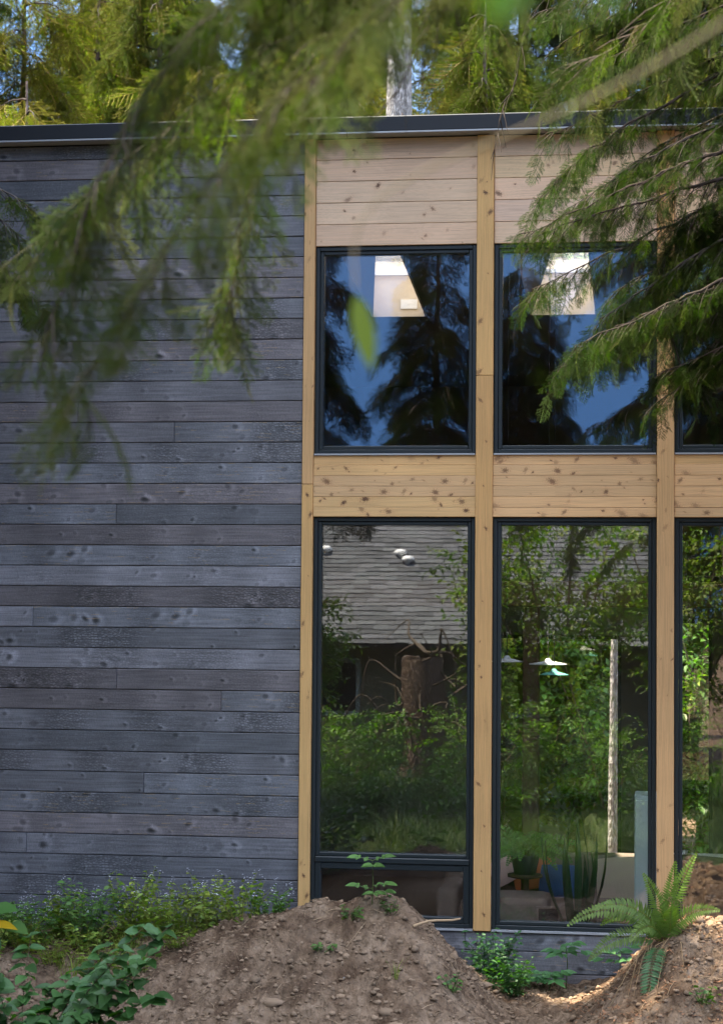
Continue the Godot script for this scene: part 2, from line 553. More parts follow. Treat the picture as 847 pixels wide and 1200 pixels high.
	charred_wall(h, -2.424, 1.26, -0.2, 0.325, {-21: [-0.2], -20: [-1.3], -19: [-0.7]}, 3)
	charred_wall(h, 1.33, 3.2, -0.2, 5.662, {}, 5)
	# posts: left slim, two middle and the next one outside the frame
	board("post", Vector3(-2.424, 0.328, -0.02), Vector3(-2.349, 3.30, 0.03), 1, M.cedar, 9, CE_ROWS, 0.1, 2.56, h, 0.003)
	board("post", Vector3(-2.424, 3.302, -0.02), Vector3(-2.349, 5.662, 0.03), 1, M.cedar, 10, CE_ROWS, 0.5, 2.56, h, 0.003)
	board("post", Vector3(-1.246, 0.335, -0.02), Vector3(-1.133, 4.03, 0.032), 1, M.cedar, 11, CE_ROWS, 0.3, 2.56, h, 0.003)
	board("post", Vector3(-1.246, 4.032, -0.02), Vector3(-1.133, 5.662, 0.032), 1, M.cedar, 9, CE_ROWS, 0.75, 2.56, h, 0.003)
	board("post", Vector3(-0.046, 0.328, -0.02), Vector3(0.067, 3.9, 0.032), 1, M.cedar, 10, CE_ROWS, 0.05, 2.56, h, 0.003)
	board("post", Vector3(-0.046, 3.902, -0.02), Vector3(0.067, 5.662, 0.032), 1, M.cedar, 11, CE_ROWS, 0.65, 2.56, h, 0.003)
	board("post", Vector3(1.26, 0.2, -0.02), Vector3(1.33, 5.662, 0.032), 1, M.cedar, 9, CE_ROWS, 0.35, 2.56, h, 0.003)
	var bays := [[-2.349, -1.246], [-1.133, -0.046], [0.067, 1.26]]
	for q in bays:
		var x0: float = q[0] + 0.001
		var x1: float = q[1] - 0.001
		# wide boards above the upper window
		var y := 4.927
		for k in 5:
			var top := minf(y + 0.148, 5.662) if k < 4 else 5.662
			board("cedar_board", Vector3(x0, y + 0.001, -0.02), Vector3(x1, top - 0.0015, R(0.0, 0.003)), 0, M.cedar, rng.randi_range(0, 4), CE_ROWS, R(0, 1), 2.56, h, 0.003)
			y = top
		# narrow knotty boards between the windows
		var rows := [3.082, 3.146, 3.217, 3.288, 3.360, 3.432, 3.497]
		for k in 6:
			board("cedar_board", Vector3(x0, rows[k] + (0.001 if k % 2 else 0.0004), -0.02), Vector3(x1, rows[k + 1] - (0.0004 if k % 2 else 0.001), 0.012 - (0.008 if k == 5 else 0.0) + R(0.0, 0.002)), 0, M.cedar, rng.randi_range(5, 8), CE_ROWS, R(0, 1), 2.56, h, 0.0015 if k % 2 else 0.0025)
		window(h, x0 + 0.003, x1 - 0.003, 3.512, 4.922)
		window(h, x0 + 0.003, x1 - 0.003, 0.345, 3.078, 0.775 if q == bays[0] else 0.0)

# ---------------------------------------------------------------- ground
func sm(a: float, b: float, t: float) -> float:
	return smoothstep(a, b, t)

func gh(x: float, z: float, fine := true) -> float:
	var y := 0.02
	if z > -0.03:
		var n := hn.get_noise_2d(x, z)
		# spoil heap before the first window, slope on the left and bank with the fern on the right
		y += 0.58 * sm(-3.5, -2.4, x) * (1.0 - sm(-1.62, -0.85, x)) * exp(-pow((z - 1.25) / 0.75, 2.0))
		y += 0.06 * exp(-pow((x + 1.70) / 0.40, 2.0) - pow((z - 1.35) / 0.45, 2.0))
		y += 0.33 * (1.0 - sm(-3.5, -2.5, x)) * exp(-pow((z - 0.65) / 0.85, 2.0))
		y += 0.60 * sm(-0.62, 0.22, x) * exp(-pow((z - 1.35) / 0.95, 2.0))
		y += 0.10 * exp(-pow((x + 1.3) / 0.4, 2.0) - pow((z - 2.2) / 0.5, 2.0))
		y += 0.08 * n * sm(0.0, 0.5, z)
		if fine and z < 4.5 and x > -6.0 and x < 2.0:
			y += 0.050 * hn2.get_noise_2d(x, z) + 0.040 * (0.35 - absf(hn2.get_noise_2d(x * 2.3 + 5.0, z * 2.3))) + 0.024 * hn2.get_noise_2d(x * 5.0 + 9.0, z * 5.0) + 0.012 * hn2.get_noise_2d(x * 11.0 + 3.0, z * 11.0)
		y -= 0.30 * sm(12.0, 22.0, z)
		y += 0.25 * sm(30.0, 60.0, z)
	else:
		y = -0.40
		if z < -6.2:
			y = lerpf(-0.35, -0.95, sm(-6.4, -10.0, z)) + 6.5 * sm(-13.0, -42.0, z) + 0.25 * hn.get_noise_2d(x * 0.4, z * 0.4)
		elif x < -7.0 or x > 3.2:
			y = 0.05 + 0.1 * hn.get_noise_2d(x, z)
	return y

func axis_steps(stops: Array) -> PackedFloat32Array:
	# stops: [[from, step], ..., [end]]
	var out := PackedFloat32Array()
	for i in stops.size() - 1:
		var a: float = stops[i][0]
		var e: float = stops[i + 1][0]
		var cnt := int(ceilf((e - a) / stops[i][1]))
		for k in cnt: out.append(a + (e - a) * k / cnt)
	out.append(stops[stops.size() - 1][0])
	return out

func build_ground() -> void:
	var xs := axis_steps([[-160.0, 20.0], [-40.0, 3.0], [-10.0, 0.5], [-5.2, 0.022], [1.1, 0.3], [5.0, 2.0], [40.0, 20.0], [160.0]])
	var zs := axis_steps([[-160.0, 20.0], [-60.0, 4.0], [-14.0, 0.6], [-6.5, 1.0], [-0.04, 0.05], [0.2, 0.022], [3.2, 0.15], [6.0, 0.6], [30.0, 3.0], [60.0, 20.0], [160.0]])
	var b := MB.new()
	var nx := xs.size()
	for z in zs:
		for x in xs:
			b.v.append(Vector3(x, gh(x, z), z)); b.c.append(Color.WHITE); b.u.append(Vector2(x, z)); b.n.append(Vector3.ZERO)
	for j in zs.size() - 1:
		for i in nx - 1:
			var a := j * nx + i
			for t in [[a, a + 1, a + nx], [a + 1, a + nx + 1, a + nx]]:
				var q := (b.v[t[2]] - b.v[t[0]]).cross(b.v[t[1]] - b.v[t[0]])
				for k in t:
					b.n[k] += q
					b.ix.append(k)
	for i in b.n.size(): b.n[i] = b.n[i].normalized()
	var g := put("ground", b.done(false), M.soil, self)
	tag(g, "bare brown disturbed soil heaped in front of the house", "ground", "", "structure")
	# clods and crumbs of soil
	var lumps := []
	for s in 3:
		lumps.append(lump_mesh(s))
	var wh := [[], [], []]
	var tn := [[], [], []]
	for i in 22000:
		var x := R(-5.0, 1.0)
		var z := R(0.25, 3.1)
		var big := pow(rng.randf(), 5.0)
		var sc := 0.003 + 0.014 * big
		if i % 110 == 0: sc = R(0.016, 0.04)
		if hn.get_noise_2d(x * 2.0 + 40.0, z * 2.0) < -0.1 and big < 0.5: continue
		var k := i % 3
		var bs := Basis(Vector3(R(-1, 1), R(-1, 1), R(-1, 1)).normalized(), R(0, TAU)).scaled(Vector3(sc * R(0.8, 1.5), sc * R(0.6, 1.0), sc * R(0.8, 1.3)))
		wh[k].append(Transform3D(bs, Vector3(x, gh(x, z) + sc * 0.1, z)))
		var t := R(0.75, 1.25)
		if i % 260 == 3:
			tn[k].append(Color(0.20, 0.19, 0.17) * t)
			continue
		tn[k].append(Color(0.185 * t, 0.126 * t, 0.080 * t))
	var cl := thing("soil_clods", "loose crumbs and clods of brown soil over the heap", "soil", Vector3.ZERO, 0.0, "", "stuff")
	for k in 3: many("clods", lumps[k], M.crumb, wh[k], tn[k], cl)
	# dead twigs and straw
	var st := MB.new()
	for i in 420:
		var x := R(-4.6, 0.8)
		var z := R(0.4, 2.9)
		var l := R(0.03, 0.12) if i % 9 else R(0.15, 0.35)
		var a := R(0, TAU)
		var p0 := Vector3(x, gh(x, z) + 0.004, z)
		var x2 := x + cos(a) * l
		var z2 := z + sin(a) * l
		var p1 := Vector3(x2, gh(x2, z2) + R(0.003, 0.015), z2)
		var cc := R(0.5, 1.3)
		st.col = Color(0.26 * cc, 0.18 * cc, 0.11 * cc)
		st.tube([p0, (p0 + p1) / 2 + Vector3(R(-0.01, 0.01), 0.005, R(-0.01, 0.01)), p1], [0.0018, 0.0022, 0.0012], 4, false)
	var so := part("dead_twigs", st, M.crumb, self)
	tag(so, "scattered dead twigs and rootlets on the soil", "twigs", "", "stuff")
	var sk := MB.new()
	sk.col = Color(0.34, 0.23, 0.13)
	var p := []
	var rad := []
	for i in 7:
		var t := i / 6.0
		var x := lerpf(-1.47, -1.20, t)
		var z := 1.50 - 0.10 * t
		p.append(Vector3(x, maxf(gh(x, z), 0.555) + 0.016 + 0.05 * t + 0.012 * sin(t * 5.0), z))
		rad.append(0.009 - 0.003 * t)
	sk.tube(p, rad, 7)
	var sko := part("stick", sk, M.crumb, self)
	tag(sko, "pale bent stick lying on top of the soil heap", "stick")

func lump_mesh(s: int) -> ArrayMesh:
	var b := MB.new()
	var nz := fnoise(100 + s, 0.9, 2)
	var rings := 5
	var sides := 7
	for i in rings + 1:
		for j in sides + 1:
			var th := PI * i / rings
			var ph := TAU * (j % sides) / sides
			var d := Vector3(sin(th) * cos(ph), cos(th), sin(th) * sin(ph))
			b.vert(d * (1.0 + 0.9 * nz.get_noise_3dv(d * 1.4)), d)
	for i in rings:
		for j in sides:
			var a := i * (sides + 1) + j
			for q in [a, a + sides + 1, a + 1, a + 1, a + sides + 1, a + sides + 2]: b.ix.append(q)
	return b.done(true)

# ---------------------------------------------------------------- conifers
# a flat hemlock spray along +x, about 0.42 m long: twig, side twigs and single needles
func spray_mesh(sd: int, side_count: int, droop: float, fullness: float) -> ArrayMesh:
	rng.seed = 9000 + sd
	var b := MB.new()
	var L := 0.42
	var twig := Color(0.75, 0.42, 0.30)
	var axis_pt := func(t: float) -> Vector3: return Vector3(L * t, -droop * L * t * t, 0.02 * sin(t * 4.0 + sd))
	b.col = twig
	var pts := []
	var rad := []
	for i in 5:
		pts.append(axis_pt.call(i / 4.0)); rad.append(0.0022 * (1.0 - 0.7 * i / 4.0))
	b.tube(pts, rad, 3, false)
	var lines := [[pts[0], pts[2], 0], [pts[2], pts[4], 0]]
	for i in side_count:
		var t := 0.06 + 0.9 * i / side_count + R(-0.02, 0.02)
		for s in [-1.0, 1.0]:
			if rng.randf() > fullness: continue
			var p: Vector3 = axis_pt.call(t + 0.03 * s)
			var l := L * (0.10 + 0.30 * sin(PI * pow(clampf(t, 0.0, 1.0), 0.7))) * R(0.7, 1.15)
			var d := Vector3(0.62, R(-0.28, 0.02), s * 0.78).normalized()
			var e := p + d * l + Vector3(0, -droop * l * 0.5, 0)
			b.col = twig
			b.tube([p, e], [0.0013, 0.0006], 3, false)
			lines.append([p, e, 1])
			if l > 0.09:
				for s2 in [-1.0, 1.0]:
					var p2 := p.lerp(e, R(0.35, 0.55))
					var d2 := (d + Vector3(0.1, -0.15, s2 * 0.75)).normalized()
					lines.append([p2, p2 + d2 * l * R(0.35, 0.5), 1])
	for ln in lines:
		var p: Vector3 = ln[0]
		var e: Vector3 = ln[1]
		var d := (e - p).normalized()
		var l := p.distance_to(e)
		var sidev := d.cross(Vector3.UP).normalized()
		var cnt := int(l / 0.0065)
		for k in cnt:
			var q := p.lerp(e, (k + 0.5) / cnt)
			for s in [-1.0, 1.0]:
				var g := R(0.75, 1.25)
				b.col = Color(g * R(0.95, 1.1), g, g * R(0.85, 1.1))
				var nd: Vector3 = (d * R(0.35, 0.7) + sidev * s + Vector3(0, R(-0.15, 0.35), 0)).normalized()
				var nl := R(0.009, 0.0165)
				var w := d * 0.0019
				var nn := Vector3(R(-0.25, 0.25), 1, R(-0.25, 0.25)).normalized()
				var i0 := b.vert(q - w, nn)
				b.vert(q + w, nn); b.vert(q + nd * nl, nn)
				if s > 0:
					b.ix.append(i0); b.ix.append(i0 + 2); b.ix.append(i0 + 1)
				else:
					b.ix.append(i0); b.ix.append(i0 + 1); b.ix.append(i0 + 2)
	return b.done(true, false)

# leafy twig along +x for broadleaf crowns
func leafy_mesh(sd: int, count: int, leaf_l: float, leaf_w: float) -> ArrayMesh:
	rng.seed = 9500 + sd
	var b := MB.new()
	b.col = Color(0.7, 0.5, 0.35)
	b.tube([Vector3.ZERO, Vector3(0.2, 0.01, 0.01), Vector3(0.4, -0.03, 0.0)], [0.003, 0.002, 0.001], 3, false)
	for i in count:
		var t := (i + 0.5) / count
		var p := Vector3(0.4 * t, 0.02 * sin(t * 3.0) - 0.03 * t * t, 0.0)
		var a := i * 2.4 + R(-0.3, 0.3)
		var d := Vector3(0.55, 0.5 * sin(a), cos(a)).normalized()
		var g := R(0.75, 1.25)
		b.col = Color(g * R(0.9, 1.15), g, g * R(0.8, 1.1))
		b.leaf(p + d * 0.02, d + Vector3(0, -0.2, 0), Vector3(R(-0.3, 0.3), 1, R(-0.3, 0.3)), leaf_l * R(0.7, 1.2), leaf_w * R(0.8, 1.2), R(0.05, 0.4))
	return b.done(true, false)

func frame_along(d: Vector3, up: Vector3, sc: float) -> Basis:
	d = d.normalized()
	var z := d.cross(up)
	if z.length() < 0.02: z = d.cross(Vector3.RIGHT)
	z = z.normalized()
	var y := z.cross(d).normalized()
	return Basis(d * sc, y * sc, z * sc)

# one bough through control points; adds its wood to wood and its sprays to where/tint
# opt: r radius, gap between branchlets, reach of branchlets, hang 0..1, size of a spray, bare = share of its length without needles, tint, thin = share of branchlets left bare
func bough(ctrl: Array, wood: MB, where: Array, tint: Array, opt: Dictionary) -> void:
	var pts := curve(ctrl, 0.12)
	var n := pts.size()
	if n < 3: return
	var rad := []
	for i in n: rad.append(maxf(opt.r * (1.0 - 0.93 * i / (n - 1.0)), 0.0018))
	for i in range(1, n - 1): pts[i] += Vector3(R(-1, 1), R(-1, 1), R(-1, 1)) * 0.012
	wood.col = Color(0.055, 0.042, 0.032) * R(0.7, 1.3)
	wood.tube(pts, rad, 5, false)
	var total := 0.12 * (n - 1)
	var at: float = total * opt.bare
	var side := 1.0
	while at < total:
		var f := at / total * (n - 1)
		var i := clampi(int(f), 0, n - 2)
		var p: Vector3 = pts[i].lerp(pts[i + 1], f - i)
		var tg: Vector3 = (pts[i + 1] - pts[i]).normalized()
		var sv := tg.cross(Vector3.UP).normalized() * side
		side = -side
		var t := at / total
		var l: float = opt.reach * (1.0 - 0.65 * t) * R(0.6, 1.2)
		var d: Vector3 = (tg * R(0.4, 0.9) + sv * R(0.5, 1.0) + Vector3(0, -opt.hang * R(0.3, 1.3) + 0.08, 0)).normalized()
		var q := p
		var steps := maxi(2, int(l / 0.11))
		var bp := [p]
		for k in steps:
			q = q + d * (l / steps)
			d = (d + Vector3(R(-0.12, 0.12), -0.10 - 0.28 * opt.hang, R(-0.12, 0.12))).normalized()
			bp.append(q)
		var br := []
		for k in bp.size(): br.append(lerpf(0.0042, 0.0012, float(k) / (bp.size() - 1)) * opt.get("twig", 1.0))
		wood.tube(bp, br, 3, false)
		if rng.randf() >= opt.get("thin", 0.0):
			for k in range(1, bp.size()):
				var dd: Vector3 = (bp[k] - bp[k - 1]).normalized()
				var sw := dd.cross(Vector3.UP).normalized()
				for s in ([-1.0, 1.0] if k < bp.size() - 1 else [0.0]):
					var out: Vector3 = (dd * R(0.6, 1.1) + sw * s * R(0.5, 1.0) + Vector3(0, -0.25 * opt.hang - R(0.0, 0.25), 0)).normalized()
					var sc: float = opt.size * R(0.65, 1.25)
					var tb: float = opt.get("tumble", 0.6)
					var up := Vector3(R(-tb, tb), 1, R(-tb, tb))
					where[rng.randi_range(0, sprays.size() - 1)].append(Transform3D(frame_along(out, up, sc), bp[k - 1].lerp(bp[k], rng.randf())))
					tint.append(0)
		at += opt.gap * R(0.6, 1.4)

func tints(count: int, c: Color, spread: float, c2: Color, share: float) -> Array:
	var out := []
	for i in count:
		var g := R(1.0 - spread, 1.0 + spread)
		var q := c2 if rng.randf() < share else c
		out.append(Color(q.r * g * R(0.93, 1.07), q.g * g, q.b * g * R(0.9, 1.1)))
	return out

func crown(o: Node3D, where: Array, c: Color, c2: Color, share: float, m: Material) -> void:
	for k in where.size():
		if where[k].size():
			var e := many("crown", sprays[k], m, where[k], tints(where[k].size(), c, 0.3, c2, share), o)
			e.set_meta("kind", "stuff")

func trunk_mesh(base: Vector3, height: float, r: float, lean := Vector3.ZERO, flare := 1.5, sides := 12) -> MB:
	var b := MB.new()
	var pts := []
	var rad := []
	for i in 15:
		var t := i / 14.0
		pts.append(base + Vector3(0, height * t, 0) + lean * t * t + Vector3(R(-1, 1), 0, R(-1, 1)) * r * 0.12)
		rad.append(r * (1.0 - 0.93 * pow(t, 0.9)) * (1.0 + (flare - 1.0) * exp(-t * height / (r * 3.0))))
	b.tube(pts, rad, sides)
	for i in b.v.size():
		var q := b.v[i]
		b.v[i] += b.n[i] * r * 0.10 * hn2.get_noise_3d(q.x * 3.0, q.y * 0.5, q.z * 3.0)
	return b

# whole conifer: trunk, limbs and crown
func conifer(called: String, label: String, at: Vector2, height: float, radius: float, opt: Dictionary) -> Node3D:
	rng.seed = opt.seed
	var y0 := gh(at.x, at.y, false) - 0.1
	var o := thing(called, label, "tree", Vector3(at.x, y0, at.y), 0.0, opt.get("group", ""))
	var tr := trunk_mesh(Vector3.ZERO, height, opt.get("r", height * 0.014))
	part("trunk", tr, opt.get("bark", M.bark), o)
	var wood := MB.new()
	var where := []
	for k in sprays: where.append([])
	var cnt: int = opt.get("boughs", 46)
	var low: float = opt.get("low", 0.12)
	var dummy := []
	for i in cnt:
		var t := lerpf(low, 0.98, (i + R(0, 1)) / cnt)
		var az := i * 2.39996 + R(-0.4, 0.4)
		if opt.has("arc") and absf(wrapf(az - opt.arc[0], -PI, PI)) > opt.arc[1]: continue
		var l := radius * pow(1.0 - t * 0.96, 0.75) * R(0.7, 1.15)
		var d := Vector3(cos(az), 0, sin(az))
		var p := Vector3(0, height * t, 0)
		var rise: float = opt.get("rise", 0.12)
		var ctrl := [p, p + d * l * 0.35 + Vector3(0, l * rise * 0.6, 0), p + d * l * 0.7 + Vector3(0, -l * 0.02, 0), p + d * l + Vector3(0, -l * opt.get("drop", 0.28), 0)]
		bough(ctrl, wood, where, dummy, {r = 0.012 + 0.012 * l, gap = opt.get("gap", 0.16), reach = opt.get("reach", 0.7) * minf(1.0, 0.4 + l * 0.35), hang = opt.get("hang", 0.35), size = opt.get("size", 1.3), tumble = opt.get("tumble", 0.8), bare = opt.get("bare", 0.2), thin = opt.get("thin", 0.0)})
	part("branches", wood, M.twig, o).set_meta("kind", "stuff")
	crown(o, where, opt.tint, opt.get("tint2", opt.tint), opt.get("share", 0.2), opt.get("needles", M.needles))
	return o

# a conifer whose trunk stands outside the picture and whose listed boughs hang into it
func reaching(called: String, label: String, at: Vector2, height: float, r: float, boughs: Array, opt: Dictionary, bark: Material, wide := 0.0, low := 0.4) -> void:
	rng.seed = opt.seed
	var y0 := gh(at.x, at.y, false) - 0.1
	var o := thing(called, label, "tree", Vector3(at.x, y0, at.y))
	part("trunk", trunk_mesh(Vector3.ZERO, height, r), bark, o)
	var where := []
	for k in sprays: where.append([])
	var dummy := []
	for bg in boughs:
		var wood := MB.new()
		var ctrl := []
		for p in bg.p: ctrl.append(p - o.position)
		var q: Dictionary = opt.duplicate()
		q.merge(bg, true)
		bough(ctrl, wood, where, dummy, q)
		part("branch", wood, M.twig, o)
	# the upper crown, above the picture
	if wide > 0.0:
		var up := MB.new()
		for i in 44:
			var t := lerpf(low, 0.98, (i + R(0, 1)) / 44.0)
			var az := i * 2.39996 + R(-0.4, 0.4)
			var l := wide * pow(1.0 - t * 0.96, 0.6) * R(0.8, 1.2)
			var d := Vector3(cos(az), 0, sin(az))
			var p := Vector3(0, height * t, 0)
			bough([p, p + d * l * 0.35 + Vector3(0, l * 0.07, 0), p + d * l * 0.7, p + d * l + Vector3(0, -l * 0.25, 0)], up, where, dummy, {r = 0.03, gap = 0.26, reach = 0.9, hang = 0.4, size = 1.5, bare = 0.15})
		part("branches", up, M.twig, o).set_meta("kind", "stuff")
	crown(o, where, opt.tint, opt.tint2, opt.share, M.needles)

# a broadleaf tree or shrub made of stems and leafy twigs in an uneven crown
func broadleaf(called: String, label: String, cat: String, at: Vector3, stems: int, height: float, spread: float, twigs: int, sc: float, tint: Color, tint2: Color, sd: int, kind_of := 0, low := 0.25, group := "") -> Node3D:
	rng.seed = sd
	var o := thing(called, label, cat, at, 0.0, group)
	var wood := MB.new()
	var ends := []
	for i in stems:
		var az := i * 2.4 + R(-0.5, 0.5)
		var d := Vector3(cos(az), 0, sin(az))
		var l := height * R(0.65, 1.0)
		var tip := d * spread * R(0.3, 1.0) + Vector3(0, l, 0)
		var pts := curve([Vector3.ZERO + d * 0.03, d * spread * 0.15 + Vector3(0, l * 0.4, 0), tip], 0.2)
		var rad := []
		for k in pts.size(): rad.append(lerpf(0.010 * height, 0.003, float(k) / (pts.size() - 1)))
		wood.col = Color(0.12, 0.09, 0.06)
		wood.tube(pts, rad, 5, false)
		ends.append(pts)
	part("stems", wood, M.twig, o).set_meta("kind", "stuff")
	var where := []
	for k in leafies: where.append([])
	for i in twigs:
		var pts: Array = ends[rng.randi_range(0, ends.size() - 1)]
		var p: Vector3 = pts[int(lerpf(low, 1.0, pow(rng.randf(), 0.7)) * (pts.size() - 1))]
		var d := Vector3(R(-1, 1), R(-0.25, 0.5), R(-1, 1)).normalized()
		p += d * R(0.0, 0.28) * spread
		where[kind_of].append(Transform3D(frame_along(d, Vector3(R(-0.3, 0.3), 1, R(-0.3, 0.3)), sc * R(0.7, 1.3)), p))
	var e := many("foliage", leafies[kind_of], M.leaves, where[kind_of], tints(where[kind_of].size(), tint, 0.3, tint2, 0.35), o)
	e.set_meta("kind", "stuff")
	return o

# ---------------------------------------------------------------- woods and the house across
func v3(a: float, b: float, c: float) -> Vector3:
	return Vector3(a, b, c)

func dead_branch(ctrl: Array, r: float, forks: int, c: Color, o: Node3D) -> void:
	var b := MB.new()
	b.col = c
	var pts := curve(ctrl, 0.15)
	for i in range(1, pts.size() - 1): pts[i] += v3(R(-1, 1), R(-1, 1), R(-1, 1)) * 0.02
	var rad := []
	for i in pts.size(): rad.append(r * (1.0 - 0.8 * i / (pts.size() - 1.0)))
	b.tube(pts, rad, 6)
	for k in forks:
		var i := rng.randi_range(2, pts.size() - 2)
		var d: Vector3 = ((pts[i + 1] - pts[i]).normalized() + v3(R(-0.9, 0.9), R(-0.8, 0.6), R(-0.6, 0.6))).normalized()
		var l := R(0.3, 0.9)
		b.tube([pts[i], pts[i] + d * l * 0.5 + v3(0, R(-0.05, 0.05), 0), pts[i] + d * l], [rad[i] * 0.5, rad[i] * 0.35, 0.003], 4, false)
	part("dead_branch", b, M.twig, o)

func build_woods() -> void:
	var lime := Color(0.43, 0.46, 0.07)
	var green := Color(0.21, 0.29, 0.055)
	var deep := Color(0.030, 0.062, 0.024)
	var far := {size = 1.9, gap = 0.33, reach = 1.0, boughs = 52, low = 0.22, hang = 0.85, tumble = 1.6, group = "conifers behind the house"}
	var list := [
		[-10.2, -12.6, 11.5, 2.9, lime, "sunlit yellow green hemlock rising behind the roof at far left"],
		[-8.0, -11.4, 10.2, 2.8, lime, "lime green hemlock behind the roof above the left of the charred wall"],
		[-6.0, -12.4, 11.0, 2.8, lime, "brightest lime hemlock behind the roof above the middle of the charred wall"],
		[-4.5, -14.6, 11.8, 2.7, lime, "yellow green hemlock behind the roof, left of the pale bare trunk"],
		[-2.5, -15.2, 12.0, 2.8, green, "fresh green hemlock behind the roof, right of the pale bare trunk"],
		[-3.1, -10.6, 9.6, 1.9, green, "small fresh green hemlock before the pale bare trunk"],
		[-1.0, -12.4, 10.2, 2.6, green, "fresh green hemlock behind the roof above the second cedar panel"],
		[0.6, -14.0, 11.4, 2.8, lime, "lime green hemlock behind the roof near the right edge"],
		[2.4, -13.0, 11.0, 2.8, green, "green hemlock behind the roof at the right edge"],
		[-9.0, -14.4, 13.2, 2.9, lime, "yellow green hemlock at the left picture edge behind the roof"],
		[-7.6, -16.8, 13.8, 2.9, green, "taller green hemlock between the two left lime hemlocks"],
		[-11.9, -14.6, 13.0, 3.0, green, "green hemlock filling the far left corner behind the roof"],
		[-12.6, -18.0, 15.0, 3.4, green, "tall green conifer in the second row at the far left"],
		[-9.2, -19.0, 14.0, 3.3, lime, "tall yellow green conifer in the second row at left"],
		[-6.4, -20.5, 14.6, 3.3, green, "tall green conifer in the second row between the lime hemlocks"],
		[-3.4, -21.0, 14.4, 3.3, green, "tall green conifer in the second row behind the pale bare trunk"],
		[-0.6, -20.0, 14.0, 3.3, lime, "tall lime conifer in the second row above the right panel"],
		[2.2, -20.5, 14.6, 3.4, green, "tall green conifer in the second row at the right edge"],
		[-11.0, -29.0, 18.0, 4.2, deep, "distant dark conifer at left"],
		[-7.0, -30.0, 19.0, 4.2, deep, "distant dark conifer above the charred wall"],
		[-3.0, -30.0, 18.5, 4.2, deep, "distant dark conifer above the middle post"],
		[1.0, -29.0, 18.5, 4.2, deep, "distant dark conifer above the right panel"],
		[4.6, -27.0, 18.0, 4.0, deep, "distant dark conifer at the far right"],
	]
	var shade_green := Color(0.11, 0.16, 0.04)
	var k := 0
	for q in list:
		var o: Dictionary = far.duplicate()
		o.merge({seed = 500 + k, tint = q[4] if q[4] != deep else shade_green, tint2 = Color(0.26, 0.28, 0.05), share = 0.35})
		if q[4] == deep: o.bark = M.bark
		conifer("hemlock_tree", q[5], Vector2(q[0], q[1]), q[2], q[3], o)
		k += 1
	# the pale trunk with dead silver branches
	rng.seed = 77
	var pt := thing("dead_tree", "pale bare trunk with dead silver branches behind the roof", "tree", v3(-3.45, gh(-3.45, -13.0) - 0.1, -13.0))
	part("trunk", trunk_mesh(Vector3.ZERO, 19.0, 0.36), M.pale_bark, pt)
	var silver := Color(0.50, 0.48, 0.45)
	var y0: float = -pt.position.y
	for q in [[v3(0, 7.35 + y0, 0.2), v3(0.7, 7.5 + y0, 0.8), v3(1.3, 7.15 + y0, 1.2), v3(1.75, 6.75 + y0, 1.4)],
			[v3(0, 7.2 + y0, 0.2), v3(-0.6, 6.9 + y0, 0.7), v3(-1.1, 6.4 + y0, 1.0), v3(-1.5, 6.2 + y0, 1.2)],
			[v3(0, 6.3 + y0, 0.2), v3(-0.6, 6.1 + y0, 0.9), v3(-1.3, 5.7 + y0, 1.2)],
			[v3(0, 7.9 + y0, 0.2), v3(-0.8, 7.6 + y0, 0.6), v3(-1.7, 7.5 + y0, 0.8)],
			[v3(0, 6.2 + y0, 0.2), v3(0.6, 6.3 + y0, 0.8), v3(1.2, 6.1 + y0, 1.0)]]:
		dead_branch(q, 0.032, 5, silver, pt)
	# conifers on the photographer's side, mirrored in the glass
	var back := {size = 1.5, gap = 0.24, reach = 0.85, boughs = 50, low = 0.2, hang = 0.5, share = 0.25, group = "conifers across the clearing"}
	var mir := [
		[-6.5, 18.5, 15.0, 3.0, deep, "dark hemlock mirrored in the upper window beside the charred wall", 0.33],
		[-5.0, 32.0, 12.6, 2.5, deep, "dark conifer mirrored in the middle of the upper window beside the charred wall", 0.3],
		[-3.2, 33.0, 11.0, 2.8, deep, "small dark conifer mirrored behind the shingled roof", 0.45],
		[1.7, 20.0, 16.0, 2.8, green, "green hemlock mirrored in the right edge window", 0.16],
		[-8.6, 17.0, 16.0, 3.0, deep, "dark hemlock standing across the clearing at left", 0.2],
		[5.2, 15.0, 16.0, 3.2, green, "green hemlock standing across the clearing at right", 0.2],
		[-9.6, 0.8, 15.0, 2.8, green, "dense hemlock at the end of the charred wall, out of the picture", 0.15],
		[-6.7, 0.8, 17.0, 3.2, deep, "tall hemlock standing close to the charred wall, out of the picture", 0.44],
		[-11.0, 4.6, 16.0, 3.2, deep, "dark hemlock shading the soil heap from the left", 0.15],
		[-8.4, 7.6, 15.0, 2.8, deep, "dark hemlock left of the clearing", 0.15],
		[-12.0, 11.5, 16.0, 3.2, deep, "dark hemlock at the left margin of the clearing", 0.15],
		[-6.9, 9.4, 18.0, 4.0, deep, "tall hemlock left of the photographer", 0.36],
		[-12.0, 30.0, 18.0, 3.5, deep, "tall dark conifer beyond the shingled house at left", 0.2],
		[6.0, 30.0, 18.0, 3.5, deep, "tall dark conifer beyond the shingled house at right", 0.2],
	]
	for q in mir:
		var o: Dictionary = back.duplicate()
		o.merge({seed = 500 + k, tint = q[4], tint2 = Color(0.07, 0.11, 0.03)})
		o.low = q[6]
		conifer("hemlock_tree", q[5], Vector2(q[0], q[1]), q[2], q[3], o)
		k += 1
	# ---- boughs that hang into the picture
	var opt := {seed = 41, r = 0.006, gap = 0.05, tumble = 1.2, reach = 0.40, hang = 0.75, size = 0.42, bare = 0.35, thin = 0.1, twig = 0.7, tint = Color(0.135, 0.195, 0.07), tint2 = Color(0.20, 0.25, 0.07), share = 0.3}
	var t0 := v3(1.7, 0.0, 12.4)
